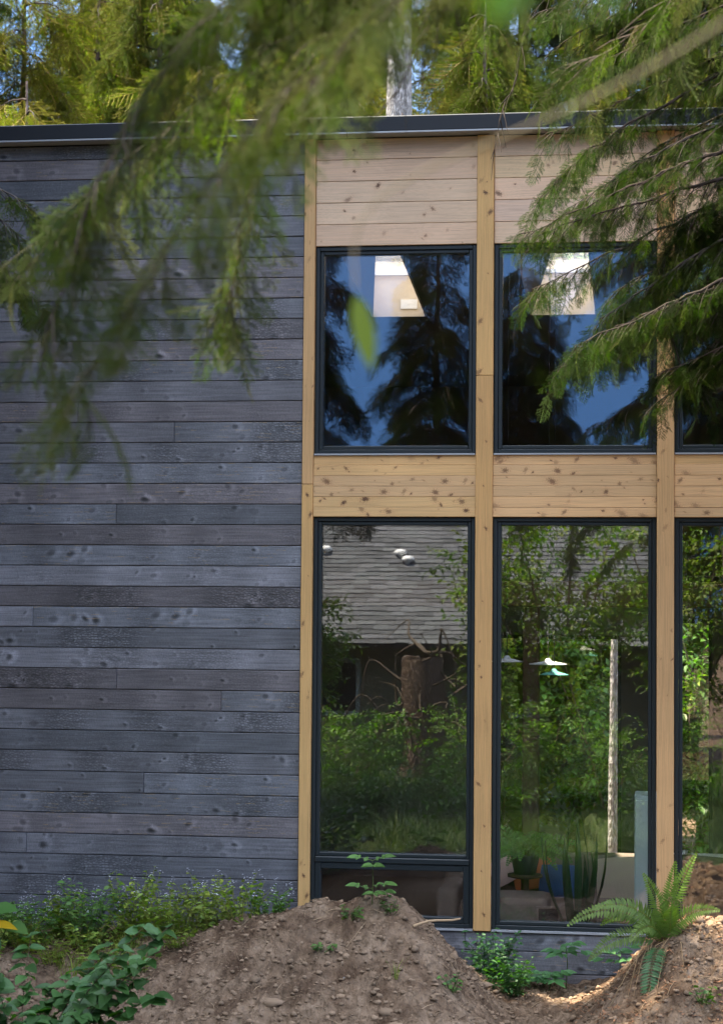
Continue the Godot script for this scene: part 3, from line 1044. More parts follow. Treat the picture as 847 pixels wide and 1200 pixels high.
	reaching("hemlock_tree", "hemlock beside the photographer, its blurred boughs hanging across the charred wall", Vector2(t0.x, t0.z), 12.0, 0.16, [
		{p = [v3(1.7, 4.9, 12.4), v3(0.5, 4.45, 10.4), v3(-0.71, 3.95, 9.0), v3(-1.24, 3.68, 8.8), v3(-1.62, 3.35, 8.7)], bare = 0.55, thin = 0.35},
		{p = [v3(1.7, 4.3, 12.4), v3(0.5, 3.7, 11.5), v3(-0.40, 3.30, 11.0), v3(-0.66, 3.03, 11.0), v3(-0.90, 2.72, 10.9)], bare = 0.62, size = 0.30, reach = 0.22, gap = 0.06},
		{p = [v3(1.7, 4.7, 12.4), v3(0.2, 4.05, 10.6), v3(-0.80, 3.55, 10.2), v3(-1.02, 3.20, 10.3), v3(-1.10, 2.86, 10.35)], bare = 0.60, size = 0.36, reach = 0.30, gap = 0.06, hang = 1.0},
		{p = [v3(1.7, 4.7, 12.4), v3(0.2, 4.25, 10.2), v3(-0.75, 3.80, 9.2), v3(-0.98, 3.45, 9.1), v3(-1.02, 3.12, 9.1)], bare = 0.6, size = 0.34, reach = 0.3, hang = 1.0},
		{p = [v3(1.7, 4.6, 12.4), v3(0.3, 4.1, 11.0), v3(-0.55, 3.72, 10.3), v3(-0.85, 3.52, 10.2)], bare = 0.5, size = 0.34, reach = 0.3},
		{p = [v3(1.7, 5.0, 12.4), v3(0.4, 4.4, 10.4), v3(-0.35, 4.0, 9.4), v3(-0.62, 3.62, 9.2)], bare = 0.5, thin = 0.75, reach = 0.5},
		{p = [v3(1.7, 5.4, 12.4), v3(1.0, 5.2, 9.0), v3(0.2, 4.70, 6.8), v3(-0.35, 4.45, 6.2)], bare = 0.55, reach = 0.55, size = 0.45, thin = 0.45},
	], opt, M.bark)
	opt = {seed = 43, r = 0.028, gap = 0.048, reach = 0.55, hang = 0.6, size = 0.38, bare = 0.3, thin = 0.04, tumble = 0.9, tint = Color(0.095, 0.170, 0.050), tint2 = Color(0.16, 0.24, 0.055), share = 0.3}
	rng.seed = 44
	var right := [
		{p = [v3(2.6, 5.6, 2.8), v3(1.2, 5.1, 2.3), v3(0.33, 4.80, 2.0), v3(-0.05, 4.62, 2.0), v3(-0.75, 4.30, 2.0)]},
		{p = [v3(2.6, 5.3, 2.8), v3(1.2, 4.95, 2.2), v3(0.40, 4.78, 1.9), v3(0.10, 4.66, 1.9), v3(0.0, 4.35, 1.9), v3(0.06, 3.95, 1.9), v3(0.25, 3.7, 1.9)], reach = 0.7},
		{p = [v3(2.6, 6.3, 2.8), v3(1.2, 5.9, 2.4), v3(0.40, 5.55, 2.1), v3(-0.35, 5.15, 2.0), v3(-0.7, 4.85, 2.0)]},
		{p = [v3(2.6, 5.0, 2.8), v3(1.2, 4.6, 2.2), v3(0.40, 4.35, 2.0), v3(-0.10, 4.10, 2.0), v3(-0.6, 3.85, 2.0)]},
		{p = [v3(2.6, 4.7, 2.8), v3(1.3, 4.4, 2.3), v3(0.6, 4.2, 2.1), v3(0.2, 3.9, 2.0)]},
		{p = [v3(2.6, 6.8, 2.8), v3(1.3, 6.5, 2.4), v3(0.3, 6.2, 2.1), v3(-0.6, 5.9, 2.0)], thin = 0.4},
		{p = [v3(2.6, 7.0, 2.8), v3(1.4, 6.4, 2.4), v3(0.5, 5.9, 2.4), v3(0.0, 5.5, 2.3)]},
		{p = [v3(2.6, 7.2, 2.8), v3(0.5, 6.95, 2.6), v3(-1.2, 6.35, 2.5), v3(-1.65, 5.8, 2.5), v3(-1.78, 5.25, 2.5)], thin = 1.0, hang = 1.3, reach = 0.45, gap = 0.09, r = 0.014},
		{p = [v3(2.6, 7.0, 2.8), v3(0.6, 6.6, 2.6), v3(-0.6, 5.9, 2.5), v3(-0.82, 5.4, 2.5), v3(-0.95, 4.95, 2.5)], thin = 1.0, hang = 1.3, reach = 0.4, gap = 0.09, r = 0.012},
		{p = [v3(2.6, 5.9, 2.8), v3(1.3, 5.5, 2.6), v3(0.5, 5.2, 2.5), v3(-0.1, 4.95, 2.4), v3(-0.5, 4.70, 2.4)]},
		{p = [v3(2.6, 5.2, 2.8), v3(1.4, 4.9, 2.7), v3(0.6, 4.6, 2.6), v3(0.1, 4.35, 2.5), v3(-0.35, 4.05, 2.5)]},
		{p = [v3(2.6, 5.4, 2.8), v3(1.4, 5.0, 1.9), v3(0.6, 4.85, 1.6), v3(0.15, 4.6, 1.5), v3(-0.3, 4.35, 1.5)]},
		{p = [v3(2.6, 6.1, 2.8), v3(1.4, 5.7, 1.9), v3(0.6, 5.45, 1.7), v3(0.15, 5.3, 1.6), v3(-0.25, 5.05, 1.6)]},
		{p = [v3(2.6, 4.6, 2.8), v3(1.4, 4.3, 2.2), v3(0.7, 4.1, 2.2), v3(0.3, 3.85, 2.2), v3(0.0, 3.65, 2.2)]},
	]
	for i in 16:
		var e := v3(R(-0.80, 0.45), R(3.75, 5.75), R(1.3, 2.9))
		var st := v3(2.6, e.y + R(0.6, 1.1), 2.8)
		right.append({p = [st, st.lerp(e, 0.45) + v3(0, 0.10, 0), st.lerp(e, 0.75) + v3(R(-0.05, 0.05), 0.08, 0), e], reach = R(0.35, 0.6), size = R(0.28, 0.42), hang = R(0.4, 0.9)})
	for q in right: q.bare = 0.35 if not q.has("thin") else 0.6
	reaching("hemlock_tree", "hemlock at the right, its sharp green boughs crossing the upper windows", Vector2(2.6, 2.8), 16.0, 0.19, right, opt, M.bark, 3.6, 0.46)
	opt.seed = 47
	opt.tint = Color(0.17, 0.27, 0.055)
	opt.tint2 = Color(0.26, 0.34, 0.06)
	reaching("hemlock_tree", "hemlock at the left edge with bright green sprays before the charred wall", Vector2(-6.2, 2.6), 16.0, 0.18, [
		{p = [v3(-6.2, 5.7, 2.6), v3(-5.0, 5.4, 2.2), v3(-4.3, 5.18, 2.0), v3(-3.65, 4.75, 2.0)], hang = 0.75},
		{p = [v3(-6.2, 5.6, 2.6), v3(-5.0, 5.25, 2.6), v3(-4.2, 5.0, 2.5), v3(-3.62, 4.55, 2.5)], hang = 0.8},
		{p = [v3(-6.2, 5.2, 2.6), v3(-5.0, 4.95, 1.6), v3(-4.3, 4.7, 1.5), v3(-3.8, 4.3, 1.5)], hang = 0.8},
		{p = [v3(-6.2, 5.3, 2.6), v3(-5.2, 5.0, 2.2), v3(-4.5, 4.85, 2.1), v3(-3.75, 4.40, 2.1)], hang = 0.75},
		{p = [v3(-6.2, 6.9, 2.6), v3(-5.2, 6.6, 2.2), v3(-4.5, 6.35, 2.1), v3(-3.9, 6.05, 2.1)]},
	], opt, M.bark, 3.2, 0.52)
	near_leaves()
	across()
	rear_garden()

func near_leaves() -> void:
	# a young alder beside the photographer: a few large soft leaves hang before the lens
	rng.seed = 61
	var o := thing("alder_sapling", "alder sapling beside the photographer, with one yellow green leaf before the upper window", "tree", v3(0.75, gh(0.75, 13.2) - 0.05, 13.2))
	var b := MB.new()
	b.col = Color(0.2, 0.16, 0.12)
	b.tube([v3(0, 0, 0), v3(0.03, 1.6, 0), v3(0, 3.4, -0.02)], [0.022, 0.016, 0.006], 7)
	part("trunk", b, M.twig, o)
	var base := o.position
	var br := [[v3(0.75, 2.95, 13.2), v3(0.3, 2.93, 12.7), v3(-0.02, 2.84, 12.35), v3(-0.24, 2.78, 12.2), v3(-0.262, 2.70, 12.2)],
		[v3(0.75, 2.85, 13.2), v3(0.4, 2.80, 13.14), v3(0.10, 2.735, 13.1), v3(-0.07, 2.72, 13.1)]]
	for q in br:
		var c := []
		for p in q: c.append(p - base)
		var pts := curve(c, 0.05)
		var rad := []
		for i in pts.size(): rad.append(lerpf(0.004, 0.0009, float(i) / (pts.size() - 1)))
		var w := MB.new()
		w.col = Color(0.16, 0.13, 0.09)
		w.tube(pts, rad, 5, false)
		part("branch", w, M.twig, o)
	var lv := [[v3(-0.262, 2.695, 12.2), v3(0.25, -1, 0.1), v3(0.2, 0.1, 1), 0.070, 0.019, Color(0.16, 0.19, 0.02)],
		[v3(-0.055, 2.72, 13.1), v3(-0.3, -1, 0), v3(0, 0.3, 1), 0.055, 0.030, Color(0.10, 0.17, 0.03)],
		[v3(-0.03, 2.722, 13.1), v3(0.2, -1, 0.2), v3(0, 0.3, 1), 0.05, 0.030, Color(0.09, 0.16, 0.03)],
		[v3(0.0, 2.725, 13.1), v3(0.4, -0.8, 0), v3(0, 0.3, 1), 0.05, 0.032, Color(0.10, 0.18, 0.03)],
		[v3(0.09, 2.735, 13.1), v3(0.3, -1, 0), v3(0, 0.3, 1), 0.05, 0.034, Color(0.06, 0.14, 0.02)]]
	for q in lv:
		var m := MB.new()
		m.col = q[5]
		m.leaf(q[0] - base, q[1], q[2], q[3], q[4], 0.15, 6, 0.45)
		part("leaf", m, M.leaves, o)

func across() -> void:
	# low shingled house on the other side of the clearing
	rng.seed = 71
	var o := thing("shingled_house", "low house with grey shingle roof mirrored in the lower windows", "house", v3(-4.5, -0.3, 22.3))
	var xa := -7.0
	var xb := 4.6
	var w := MB.new()
	w.box(v3(xa, 0, 0), v3(xb, 2.45, 0.2))
	w.box(v3(xa, 0, 6.8), v3(xb, 2.45, 7.0))
	w.box(v3(xa, 0, 0.2), v3(xa + 0.2, 2.45, 6.8))
	w.box(v3(xb - 0.2, 0, 0.2), v3(xb, 2.45, 6.8))
	w.quad(v3(xa, 2.45, 7.0), v3(xa, 2.45, 0), v3(xa, 4.9, 3.5), v3(xa, 2.45, 7.0))
	w.quad(v3(xb, 2.45, 0), v3(xb, 2.45, 7.0), v3(xb, 4.9, 3.5), v3(xb, 2.45, 0))
	part("wall", w, M.olive_wall, o)
	for x in [-4.4, -1.3, 1.7]:
		var f := MB.new()
		f.box(v3(x - 0.55, 0.95, -0.05), v3(x - 0.47, 1.95, -0.002)); f.box(v3(x + 0.47, 0.95, -0.05), v3(x + 0.55, 1.95, -0.002))
		f.box(v3(x - 0.47, 1.87, -0.05), v3(x + 0.47, 1.95, -0.002)); f.box(v3(x - 0.47, 0.95, -0.05), v3(x + 0.47, 1.03, -0.002))
		var fo := part("window_frame", f, M.sage, o)
		var g := MB.new()
		g.box(v3(x - 0.47, 1.03, -0.03), v3(x + 0.47, 1.87, -0.004))
		part("pane", g, M.dark_glass, fo)
	# roof planes with courses of shingles
	var e0 := v3(0, 2.22, -0.55)
	var rdg := v3(0, 5.02, 3.5)
	var run := (rdg - e0)
	var L := run.length()
	run = run / L
	var nrm := v3(0, -run.z, run.y) * -1.0
	var rf := MB.new()
	for s in [0, 1]:
		var a := e0 - nrm * 0.08
		var q := rdg - nrm * 0.08
		var fl := func(p: Vector3) -> Vector3: return p if s == 0 else v3(p.x, p.y, 7.0 - p.z)
		var pA: Vector3 = fl.call(a + v3(xa - 0.4, 0, 0))
		var pB: Vector3 = fl.call(a + v3(xb + 0.4, 0, 0))
		var pC: Vector3 = fl.call(q + v3(xb + 0.4, 0, 0))
		var pD: Vector3 = fl.call(q + v3(xa - 0.4, 0, 0))
		var up := v3(0, 0.06, 0)
		if s == 0: rf.hexa([pA, pB, pC, pD, pA + up, pB + up, pC + up, pD + up])
		else: rf.hexa([pD, pC, pB, pA, pD + up, pC + up, pB + up, pA + up])
	var ro := part("roof", rf, M.shingle_base, o)
	var sh := MB.new()
	var rows := int(L / 0.14)
	for r in rows:
		var x := xa - 0.4 + (0.15 if r % 2 else 0.0)
		var drift := 0.02 * sin(r * 1.7)
		while x < xb + 0.3:
			var wd := R(0.2, 0.34)
			var p := e0 + run * (r * 0.14 + R(-0.012, 0.012) + drift * 0.3) + v3(x, 0, 0)
			var q := p + run * 0.19
			var t := R(0.7, 1.25)
			sh.col = Color(0.115 * t, 0.12 * t, 0.125 * t)
			var lift := nrm * R(0.016, 0.028)
			var p2 := p + v3(wd - 0.006, 0, 0)
			var q2 := q + v3(wd - 0.006, 0, 0)
			sh.quad(p + lift, p2 + lift, q2 + nrm * 0.003, q + nrm * 0.003)
			sh.quad(p - nrm * 0.01, p2 - nrm * 0.01, p2 + lift, p + lift)
			x += wd
	part("shingles", sh, M.crumb, ro).set_meta("kind", "stuff")
	for q in [[-1.69, 3.85], [-0.28, 3.79], [-0.12, 3.66]]:
		var v := MB.new()
		var zz: float = lerpf(-0.55, 3.5, (q[1] - 2.22) / 2.8)
		v.lathe([Vector2(0.045, -0.2), Vector2(0.05, 0.08), Vector2(0.11, 0.09), Vector2(0.12, 0.14), Vector2(0.07, 0.19), Vector2(0.0, 0.2)], 12, v3(q[0], q[1] - 0.05, zz))
		part("roof_vent", v, M.white_paint, ro)
	# old stump with torn roots, and undergrowth, all behind and below the lens
	rng.seed = 73
	var s := thing("old_stump", "dark old stump with torn roots mirrored low in the first window", "stump", v3(-3.35, gh(-3.35, 15.6) - 0.1, 15.6))
	var tb := MB.new()
	var pts := []
	var rad := []
	for i in 9:
		var t := i / 8.0
		pts.append(v3(0.04 * sin(t * 5.0), 2.0 * t, 0.03 * cos(t * 4.0)))
		rad.append(0.34 * (1.0 + 0.7 * exp(-t * 5.0)) * (1.0 - 0.15 * t))
	tb.tube(pts, rad, 14)
	for i in tb.v.size(): tb.v[i] += tb.n[i] * 0.07 * hn2.get_noise_3d(tb.v[i].x * 2.0, tb.v[i].y * 0.4, tb.v[i].z * 2.0)
	part("trunk", tb, M.bark, s)
	for i in 30:
		var az := i * 2.4 + R(-0.3, 0.3)
		var hgt := R(0.8, 2.1)
		var d := v3(cos(az), R(-0.2, 0.5), sin(az)).normalized()
		var l := R(0.5, 1.5)
		var rb := MB.new()
		rb.col = Color(0.10, 0.08, 0.06)
		var c := curve([v3(0, hgt, 0), v3(0, hgt, 0) + d * l * 0.4, v3(0, hgt + R(-0.4, 0.3), 0) + d * l * 0.75 + v3(R(-0.2, 0.2), 0, 0), v3(0, hgt + R(-0.6, 0.6), 0) + d * l], 0.12)
		var rr := []
		for j in c.size(): rr.append(lerpf(0.028, 0.004, float(j) / (c.size() - 1)))
		rb.tube(c, rr, 6, false)
		part("root", rb, M.twig, s)
	var g1 := Color(0.13, 0.23, 0.035)
	var g2 := Color(0.08, 0.16, 0.035)
	var spots := [[-4.6, 10.6, 0.75, 0.6], [-3.9, 11.8, 0.9, 0.6], [-3.3, 9.6, 0.6, 0.5], [-2.6, 10.8, 0.85, 0.6], [-2.0, 9.2, 0.55, 0.5], [-1.5, 11.0, 0.8, 0.6], [-0.7, 9.8, 0.6, 0.5], [-4.9, 13.6, 1.3, 0.7], [-3.9, 14.2, 1.2, 0.7], [-2.6, 14.0, 1.3, 0.7], [-1.6, 14.6, 1.3, 0.8], [-0.6, 13.2, 1.1, 0.7], [0.3, 11.2, 0.7, 0.6], [1.1, 15.0, 1.4, 0.9]]
	var where := ["left of the stump, near", "just before the stump's left root", "low before the stump", "before the stump's right side", "low right of the stump", "right of the stump, near", "low under the second window's mirror image", "beside the dark hemlock trunk", "between hemlock trunk and stump", "against the stump", "tall right of the stump", "under the photographer's hemlock", "lowest at the right of the clearing", "tallest at the right of the clearing"]
	for i in spots.size():
		var q: Array = spots[i]
		broadleaf("leafy_shrub", "leafy green shrub mirrored in the glass, " + where[i], "shrub", v3(q[0], gh(q[0], q[1], false), q[1]), 7, q[2], q[3], 130, 0.75, g1 if i % 2 else g2, g1 * 1.3, 300 + i, i % 2, 0.2, "shrubs across the clearing")
	# vine maple with thin arching stems before the shingled roof
	for q in [[-1.5, 17.0, 4.4, 1.5, "vine maple mirrored in the top of the second window", 321], [0.4, 18.0, 4.6, 1.5, "vine maple mirrored in the top of the right edge window", 322], [-2.45, 17.4, 4.6, 0.8, "slim vine maple mirrored at the right of the first window", 323], [-5.7, 17.8, 2.9, 0.8, "low vine maple mirrored at the left of the first window", 324]]:
		broadleaf("vine_maple", q[4], "tree", v3(q[0], gh(q[0], q[1], false), q[1]), 9, q[2], q[3], 420, 1.1, Color(0.15, 0.25, 0.035), Color(0.24, 0.30, 0.05), q[5], 0, 0.35, "vine maples across the clearing")

func rear_garden() -> void:
	var g1 := Color(0.13, 0.22, 0.035)
	var g2 := Color(0.075, 0.16, 0.03)
	var q := [[-1.9, -11.5, 4.0, 1.2, "left in the garden seen through the second window"], [-1.2, -12.6, 4.4, 1.2, "middle of the garden seen through the second window"], [-0.6, -10.8, 3.6, 0.9, "before the pale trunk seen through the second window"], [-0.1, -12.4, 4.4, 1.2, "behind the pale trunk seen through the second window"],
		[0.8, -11.0, 4.0, 1.2, "in the garden seen through the right edge window"], [-2.6, -13.5, 5.0, 1.4, "far left in the garden seen through the second window"], [1.6, -13.0, 5.0, 1.4, "farther back in the garden seen through the right edge window"], [-1.5, -15.0, 5.5, 1.6, "farthest back in the garden seen through the second window"]]
	for i in q.size():
		var a: Array = q[i]
		broadleaf("young_maple", "young green maple " + a[4], "tree", v3(a[0], gh(a[0], a[1], false), a[1]), 8, a[2], a[3], 420, 1.15, g1 if i % 2 else g2, Color(0.2, 0.27, 0.04), 340 + i, i % 2, 0.12, "young maples in the rear garden")
	rng.seed = 81
	var t := thing("alder_tree", "straight pale grey trunk seen through the second window", "tree", v3(-0.52, gh(-0.52, -9.0) - 0.1, -9.0))
	part("trunk", trunk_mesh(Vector3.ZERO, 7.8, 0.085, Vector3.ZERO, 1.2), M.pale_bark, t)
	var cw := []
	for k in 60:
		var d := v3(R(-1, 1), R(-0.2, 0.6), R(-1, 1)).normalized()
		cw.append(Transform3D(frame_along(d, Vector3.UP, R(0.9, 1.6)), v3(0, R(5.4, 7.6), 0) + d * R(0.1, 1.0)))
	many("crown", leafies[0], M.leaves, cw, tints(60, g1, 0.3, g2, 0.3), t).set_meta("kind", "stuff")
	# mossy boulder
	var mb := MB.new()
	var nz := fnoise(91, 0.9, 4)
	for i in 19:
		for j in 29:
			var th := PI * i / 18.0
			var ph := TAU * (j % 28) / 28.0
			var d := v3(sin(th) * cos(ph), cos(th), sin(th) * sin(ph))
			mb.vert(v3(d.x * 0.75, d.y * 0.78, d.z * 0.6) * (1.0 + 0.55 * nz.get_noise_3dv(d * 1.1) + 0.22 * nz.get_noise_3dv(d * 4.5)), d)
	for i in 18:
		for j in 28:
			var a := i * 29 + j
			for k in [a, a + 29, a + 1, a + 1, a + 29, a + 30]: mb.ix.append(k)
	var mo := part("boulder", mb, M.moss, self)
	mo.position = v3(-0.78, -0.72, -10.0)
	mo.rotation.y = 1.3
	tag(mo, "mossy yellow green boulder in the garden behind the sofa", "boulder")
	var mw := []
	for i in range(0, mb.v.size(), 1):
		if mb.v[i].y < -0.1: continue
		var d := (mb.n[i] * 0.5 + v3(R(-1, 1), R(-0.2, 0.8), R(-1, 1))).normalized()
		mw.append(Transform3D(frame_along(d, mb.n[i] + v3(R(-0.5, 0.5), 0, R(-0.5, 0.5)), R(0.25, 0.45)), mb.v[i] + v3(R(-0.04, 0.04), 0, R(-0.04, 0.04))))
	many("moss", sprays[0], M.leaves, mw, tints(mw.size(), Color(0.16, 0.15, 0.03), 0.35, Color(0.10, 0.12, 0.03), 0.4), mo).set_meta("kind", "stuff")
	# small old car, only its cabin shows above the sill
	car(v3(-2.15, gh(-1.7, -12.0, false) + 0.0, -12.0))

func car(at: Vector3) -> void:
	var o := thing("parked_car", "small old grey green car parked behind the house, seen through the second window", "car", at, 0.0)
	var b := MB.new()
	b.hexa([v3(-1.9, 0.3, 0.75), v3(1.9, 0.3, 0.75), v3(1.9, 0.3, -0.75), v3(-1.9, 0.3, -0.75), v3(-1.85, 0.82, 0.72), v3(1.85, 0.82, 0.72), v3(1.85, 0.82, -0.72), v3(-1.85, 0.82, -0.72)])
	part("body", b, M.car_paint, o)
	var c := MB.new()
	c.hexa([v3(-0.9, 0.82, 0.70), v3(1.15, 0.82, 0.70), v3(1.15, 0.82, -0.70), v3(-0.9, 0.82, -0.70), v3(-0.5, 1.38, 0.58), v3(0.85, 1.38, 0.58), v3(0.85, 1.38, -0.58), v3(-0.5, 1.38, -0.58)])
	part("cabin", c, M.car_paint, o)
	for x in [[-0.6, -0.02], [0.06, 0.8]]:
		var g := MB.new()
		g.hexa([v3(x[0] - 0.1, 0.88, 0.692), v3(x[1] + 0.1 * float(x[1] > 0.5), 0.88, 0.692), v3(x[1] + 0.1 * float(x[1] > 0.5), 0.88, 0.66), v3(x[0] - 0.1, 0.88, 0.66), v3(x[0] + 0.16, 1.31, 0.60), v3(x[1], 1.31, 0.60), v3(x[1], 1.31, 0.57), v3(x[0] + 0.16, 1.31, 0.57)])
		part("window", g, M.dark_glass, o)
	for x in [-1.2, 1.2]:
		for z in [-0.7, 0.7]:
			var w := MB.new()
			w.tube([v3(x, 0.3, z - 0.08), v3(x, 0.3, z + 0.08)], [0.3, 0.3], 18)
			var wo := part("wheel", w, M.tyre, o)
			var h := MB.new()
			h.tube([v3(x, 0.3, z - 0.085), v3(x, 0.3, z + 0.085)], [0.17, 0.17], 14)
			part("rim", h, M.flashing, wo)
	for z in [-0.5, 0.5]:
		var l := MB.new()
		l.tube([v3(-1.92, 0.62, z), v3(-1.86, 0.62, z)], [0.09, 0.1], 12)
		part("headlight", l, M.white_paint, o)

# ---------------------------------------------------------------- furniture behind the glass
func soft_box(called: String, lo: Vector3, hi: Vector3, r: float, m: Material, parent: Node3D) -> MeshInstance3D:
	# a box with rounded edges and a slightly swollen middle
	var b := MB.new()
	var mid := (lo + hi) / 2.0
	var hs := (hi - lo) / 2.0
	var N := 8
	for ax in 3:
		for s in [-1.0, 1.0]:
			var k := b.v.size()
			for i in N + 1:
				for j in N + 1:
					var p := Vector3.ZERO
					p[ax] = s
					p[(ax + 1) % 3] = (2.0 * i / N - 1.0)
					p[(ax + 2) % 3] = (2.0 * j / N - 1.0)
					var q := p * hs
					var inner := Vector3(clampf(q.x, -hs.x + r, hs.x - r), clampf(q.y, -hs.y + r, hs.y - r), clampf(q.z, -hs.z + r, hs.z - r))
					var d := (q - inner).normalized()
					b.vert(mid + inner + d * r, d)
			for i in N:
				for j in N:
					var a := k + i * (N + 1) + j
					var idx := [a, a + 1, a + N + 1, a + 1, a + N + 2, a + N + 1] if s > 0 else [a, a + N + 1, a + 1, a + 1, a + N + 1, a + N + 2]
					for q in idx: b.ix.append(q)
	return part(called, b, m, parent)

func cushion(label: String, at: Vector3, size: float, tilt: Vector3, m: Material) -> void:
	var b := MB.new()
	var N := 10
	for s in [-1.0, 1.0]:
		var k := b.v.size()
		for i in N + 1:
			for j in N + 1:
				var x := 2.0 * i / N - 1.0
				var y := 2.0 * j / N - 1.0
				var t := pow(maxf(0.0, (1.0 - pow(absf(x), 3.0)) * (1.0 - pow(absf(y), 3.0))), 0.5)
				var pinch := 1.0 - 0.06 * (x * x + y * y) * (1.0 - maxf(absf(x), absf(y)) * 0.4)
				b.vert(v3(x * size / 2 * pinch, y * size / 2 * pinch, s * t * size * 0.17), v3(x * 0.5, y * 0.5, s).normalized())
		for i in N:
			for j in N:
				var a := k + i * (N + 1) + j
				var idx := [a, a + 1, a + N + 1, a + 1, a + N + 2, a + N + 1] if s > 0 else [a, a + N + 1, a + 1, a + 1, a + N + 1, a + N + 2]
				for q in idx: b.ix.append(q)
	var o := part("cushion", b, m, self)
	o.position = at
	o.rotation = tilt
	tag(o, label, "cushion", "cushions on the sofa")

func pot(o: Node3D, r: float, h: float, m: Material) -> void:
	var b := MB.new()
	b.lathe([Vector2(0, 0), Vector2(r * 0.7, 0), Vector2(r * 0.95, h * 0.8), Vector2(r, h * 0.82), Vector2(r, h), Vector2(r * 0.9, h), Vector2(r * 0.85, h * 0.85), Vector2(0, h * 0.85)], 20)
	part("pot", b, m, o)

func build_inside() -> void:
	rng.seed = 101
	var fl := -0.10
	var s := thing("sofa", "low taupe sofa standing in the room behind the second window", "sofa", v3(-0.62, fl, -2.45))
	soft_box("base", v3(-1.1, 0.06, -0.45), v3(1.1, 0.22, 0.45), 0.03, M.taupe, s)
	soft_box("backrest", v3(-1.1, 0.20, -0.47), v3(1.1, 0.65, -0.25), 0.06, M.taupe, s)
	soft_box("seat_cushion", v3(-0.92, 0.21, -0.24), v3(-0.005, 0.36, 0.46), 0.05, M.taupe, s)
	soft_box("seat_cushion", v3(0.005, 0.21, -0.24), v3(0.92, 0.36, 0.46), 0.05, M.taupe, s)
	soft_box("arm", v3(-1.1, 0.21, -0.24), v3(-0.93, 0.46, 0.45), 0.05, M.taupe, s)
	soft_box("arm", v3(0.93, 0.21, -0.24), v3(1.1, 0.46, 0.45), 0.05, M.taupe, s)
	for x in [-1.0, 1.0]:
		for z in [-0.38, 0.38]:
			var l := MB.new()
			l.tube([v3(x, 0, z), v3(x, 0.07, z)], [0.02, 0.025], 10)
			part("leg", l, M.timber, s)
	cushion("rust orange cushion leaning on the sofa back", v3(-1.02, fl + 0.55, -2.56), 0.34, v3(-0.35, 0.15, 0.2), M.orange)
	cushion("pale pink cushion at the left end of the sofa", v3(-1.24, fl + 0.54, -2.50), 0.24, v3(-0.5, 0.3, 0.5), M.pink)
	cushion("dark blue cushion in the middle of the sofa", v3(-0.80, fl + 0.46, -2.42), 0.32, v3(-0.6, -0.1, 0.0), M.blue)
	cushion("sand coloured cushion at the right end of the sofa", v3(-0.34, fl + 0.50, -2.42), 0.36, v3(-0.4, -0.2, 0.1), M.sand)
	var ot := thing("ottoman", "square brown ottoman behind the left of the second window", "ottoman", v3(-1.05, fl, -1.25))
	soft_box("cushion_top", v3(-0.24, 0.30, -0.24), v3(0.24, 0.52, 0.24), 0.04, M.taupe, ot)
	var ob := MB.new()
	ob.bevel_box(v3(-0.22, 0.0, -0.22), v3(0.22, 0.30, 0.22), 0.01)
	part("base", ob, M.timber, ot)
	# snake plant
	var sp := thing("snake_plant", "tall dark green snake plant in a pot behind the second window", "plant", v3(-0.60, fl, -0.80))
	pot(sp, 0.15, 0.36, M.dark_pot)
	for i in 11:
		var a := i * 2.4
		var d := v3(cos(a), 0, sin(a))
		var l := MB.new()
		var h := R(0.45, 0.74) if i > 2 else 0.83
		var tip := d * R(0.10, 0.36) * (0.25 if i < 3 else 1.0) + v3(0, 0.33 + h, 0)
		var b0 := d * 0.05 + v3(0, 0.31, 0)
		var sd := d.cross(Vector3.UP)
		var g := R(0.6, 1.3)
		l.col = Color(0.022 * g, 0.055 * g, 0.030 * g)
		var prev := []
		for k in 7:
			var t := k / 6.0
			var p := b0.lerp(tip, t) + d * 0.05 * sin(t * PI)
			var w := 0.025 * (1.0 - pow(t, 4.0)) * (0.65 + 0.5 * sin(PI * minf(t + 0.05, 1.0)))
			var cur := [p + sd * w, p - d * 0.006, p - sd * w]
			if k:
				l.quad(prev[0], prev[1], cur[1], cur[0]); l.quad(prev[1], prev[2], cur[2], cur[1])
			prev = cur
		part("leaf", l, M.leaves, sp)
	# bushy fern on a stand
	var fp := thing("potted_fern", "bushy green potted fern on a stand behind the middle post", "plant", v3(-1.02, fl, -1.75))
	var stn := MB.new()
	stn.lathe([Vector2(0.13, 0), Vector2(0.13, 0.02), Vector2(0.03, 0.04), Vector2(0.03, 0.56), Vector2(0.13, 0.58), Vector2(0.13, 0.60), Vector2(0, 0.60)], 16)
	part("stand", stn, M.timber, fp)
	var ptb := MB.new()
	ptb.lathe([Vector2(0, 0.601), Vector2(0.08, 0.601), Vector2(0.11, 0.74), Vector2(0.10, 0.745), Vector2(0, 0.73)], 18)
	part("pot", ptb, M.dark_pot, fp)
	for i in 34:
		var a := i * 2.4
		var d := v3(cos(a), R(0.5, 1.6), sin(a)).normalized()
		frond(fp, v3(0, 0.74, 0), d, R(0.30, 0.50), 0.06, 16, 1.1, Color(0.09, 0.20, 0.04) * R(0.7, 1.3), "frond", v3(0, 0.6, 1))
	# small framed picture leaning near the glass
	var fr := thing("picture_frame", "small dark picture frame standing low behind the second window", "picture frame", v3(-0.80, fl, -0.9))
	var fb := MB.new()
	fb.bevel_box(v3(-0.085, 0.0, -0.01), v3(0.085, 0.015, 0.01), 0.002); fb.bevel_box(v3(-0.085, 0.465, -0.01), v3(0.085, 0.48, 0.01), 0.002)
	fb.bevel_box(v3(-0.085, 0.015, -0.01), v3(-0.07, 0.465, 0.01), 0.002); fb.bevel_box(v3(0.07, 0.015, -0.01), v3(0.085, 0.465, 0.01), 0.002)
	part("frame", fb, M.taupe, fr)
	var pc := MB.new()
	pc.box(v3(-0.07, 0.015, -0.008), v3(0.07, 0.465, 0.0))
	part("picture", pc, M.dark_glass, fr)
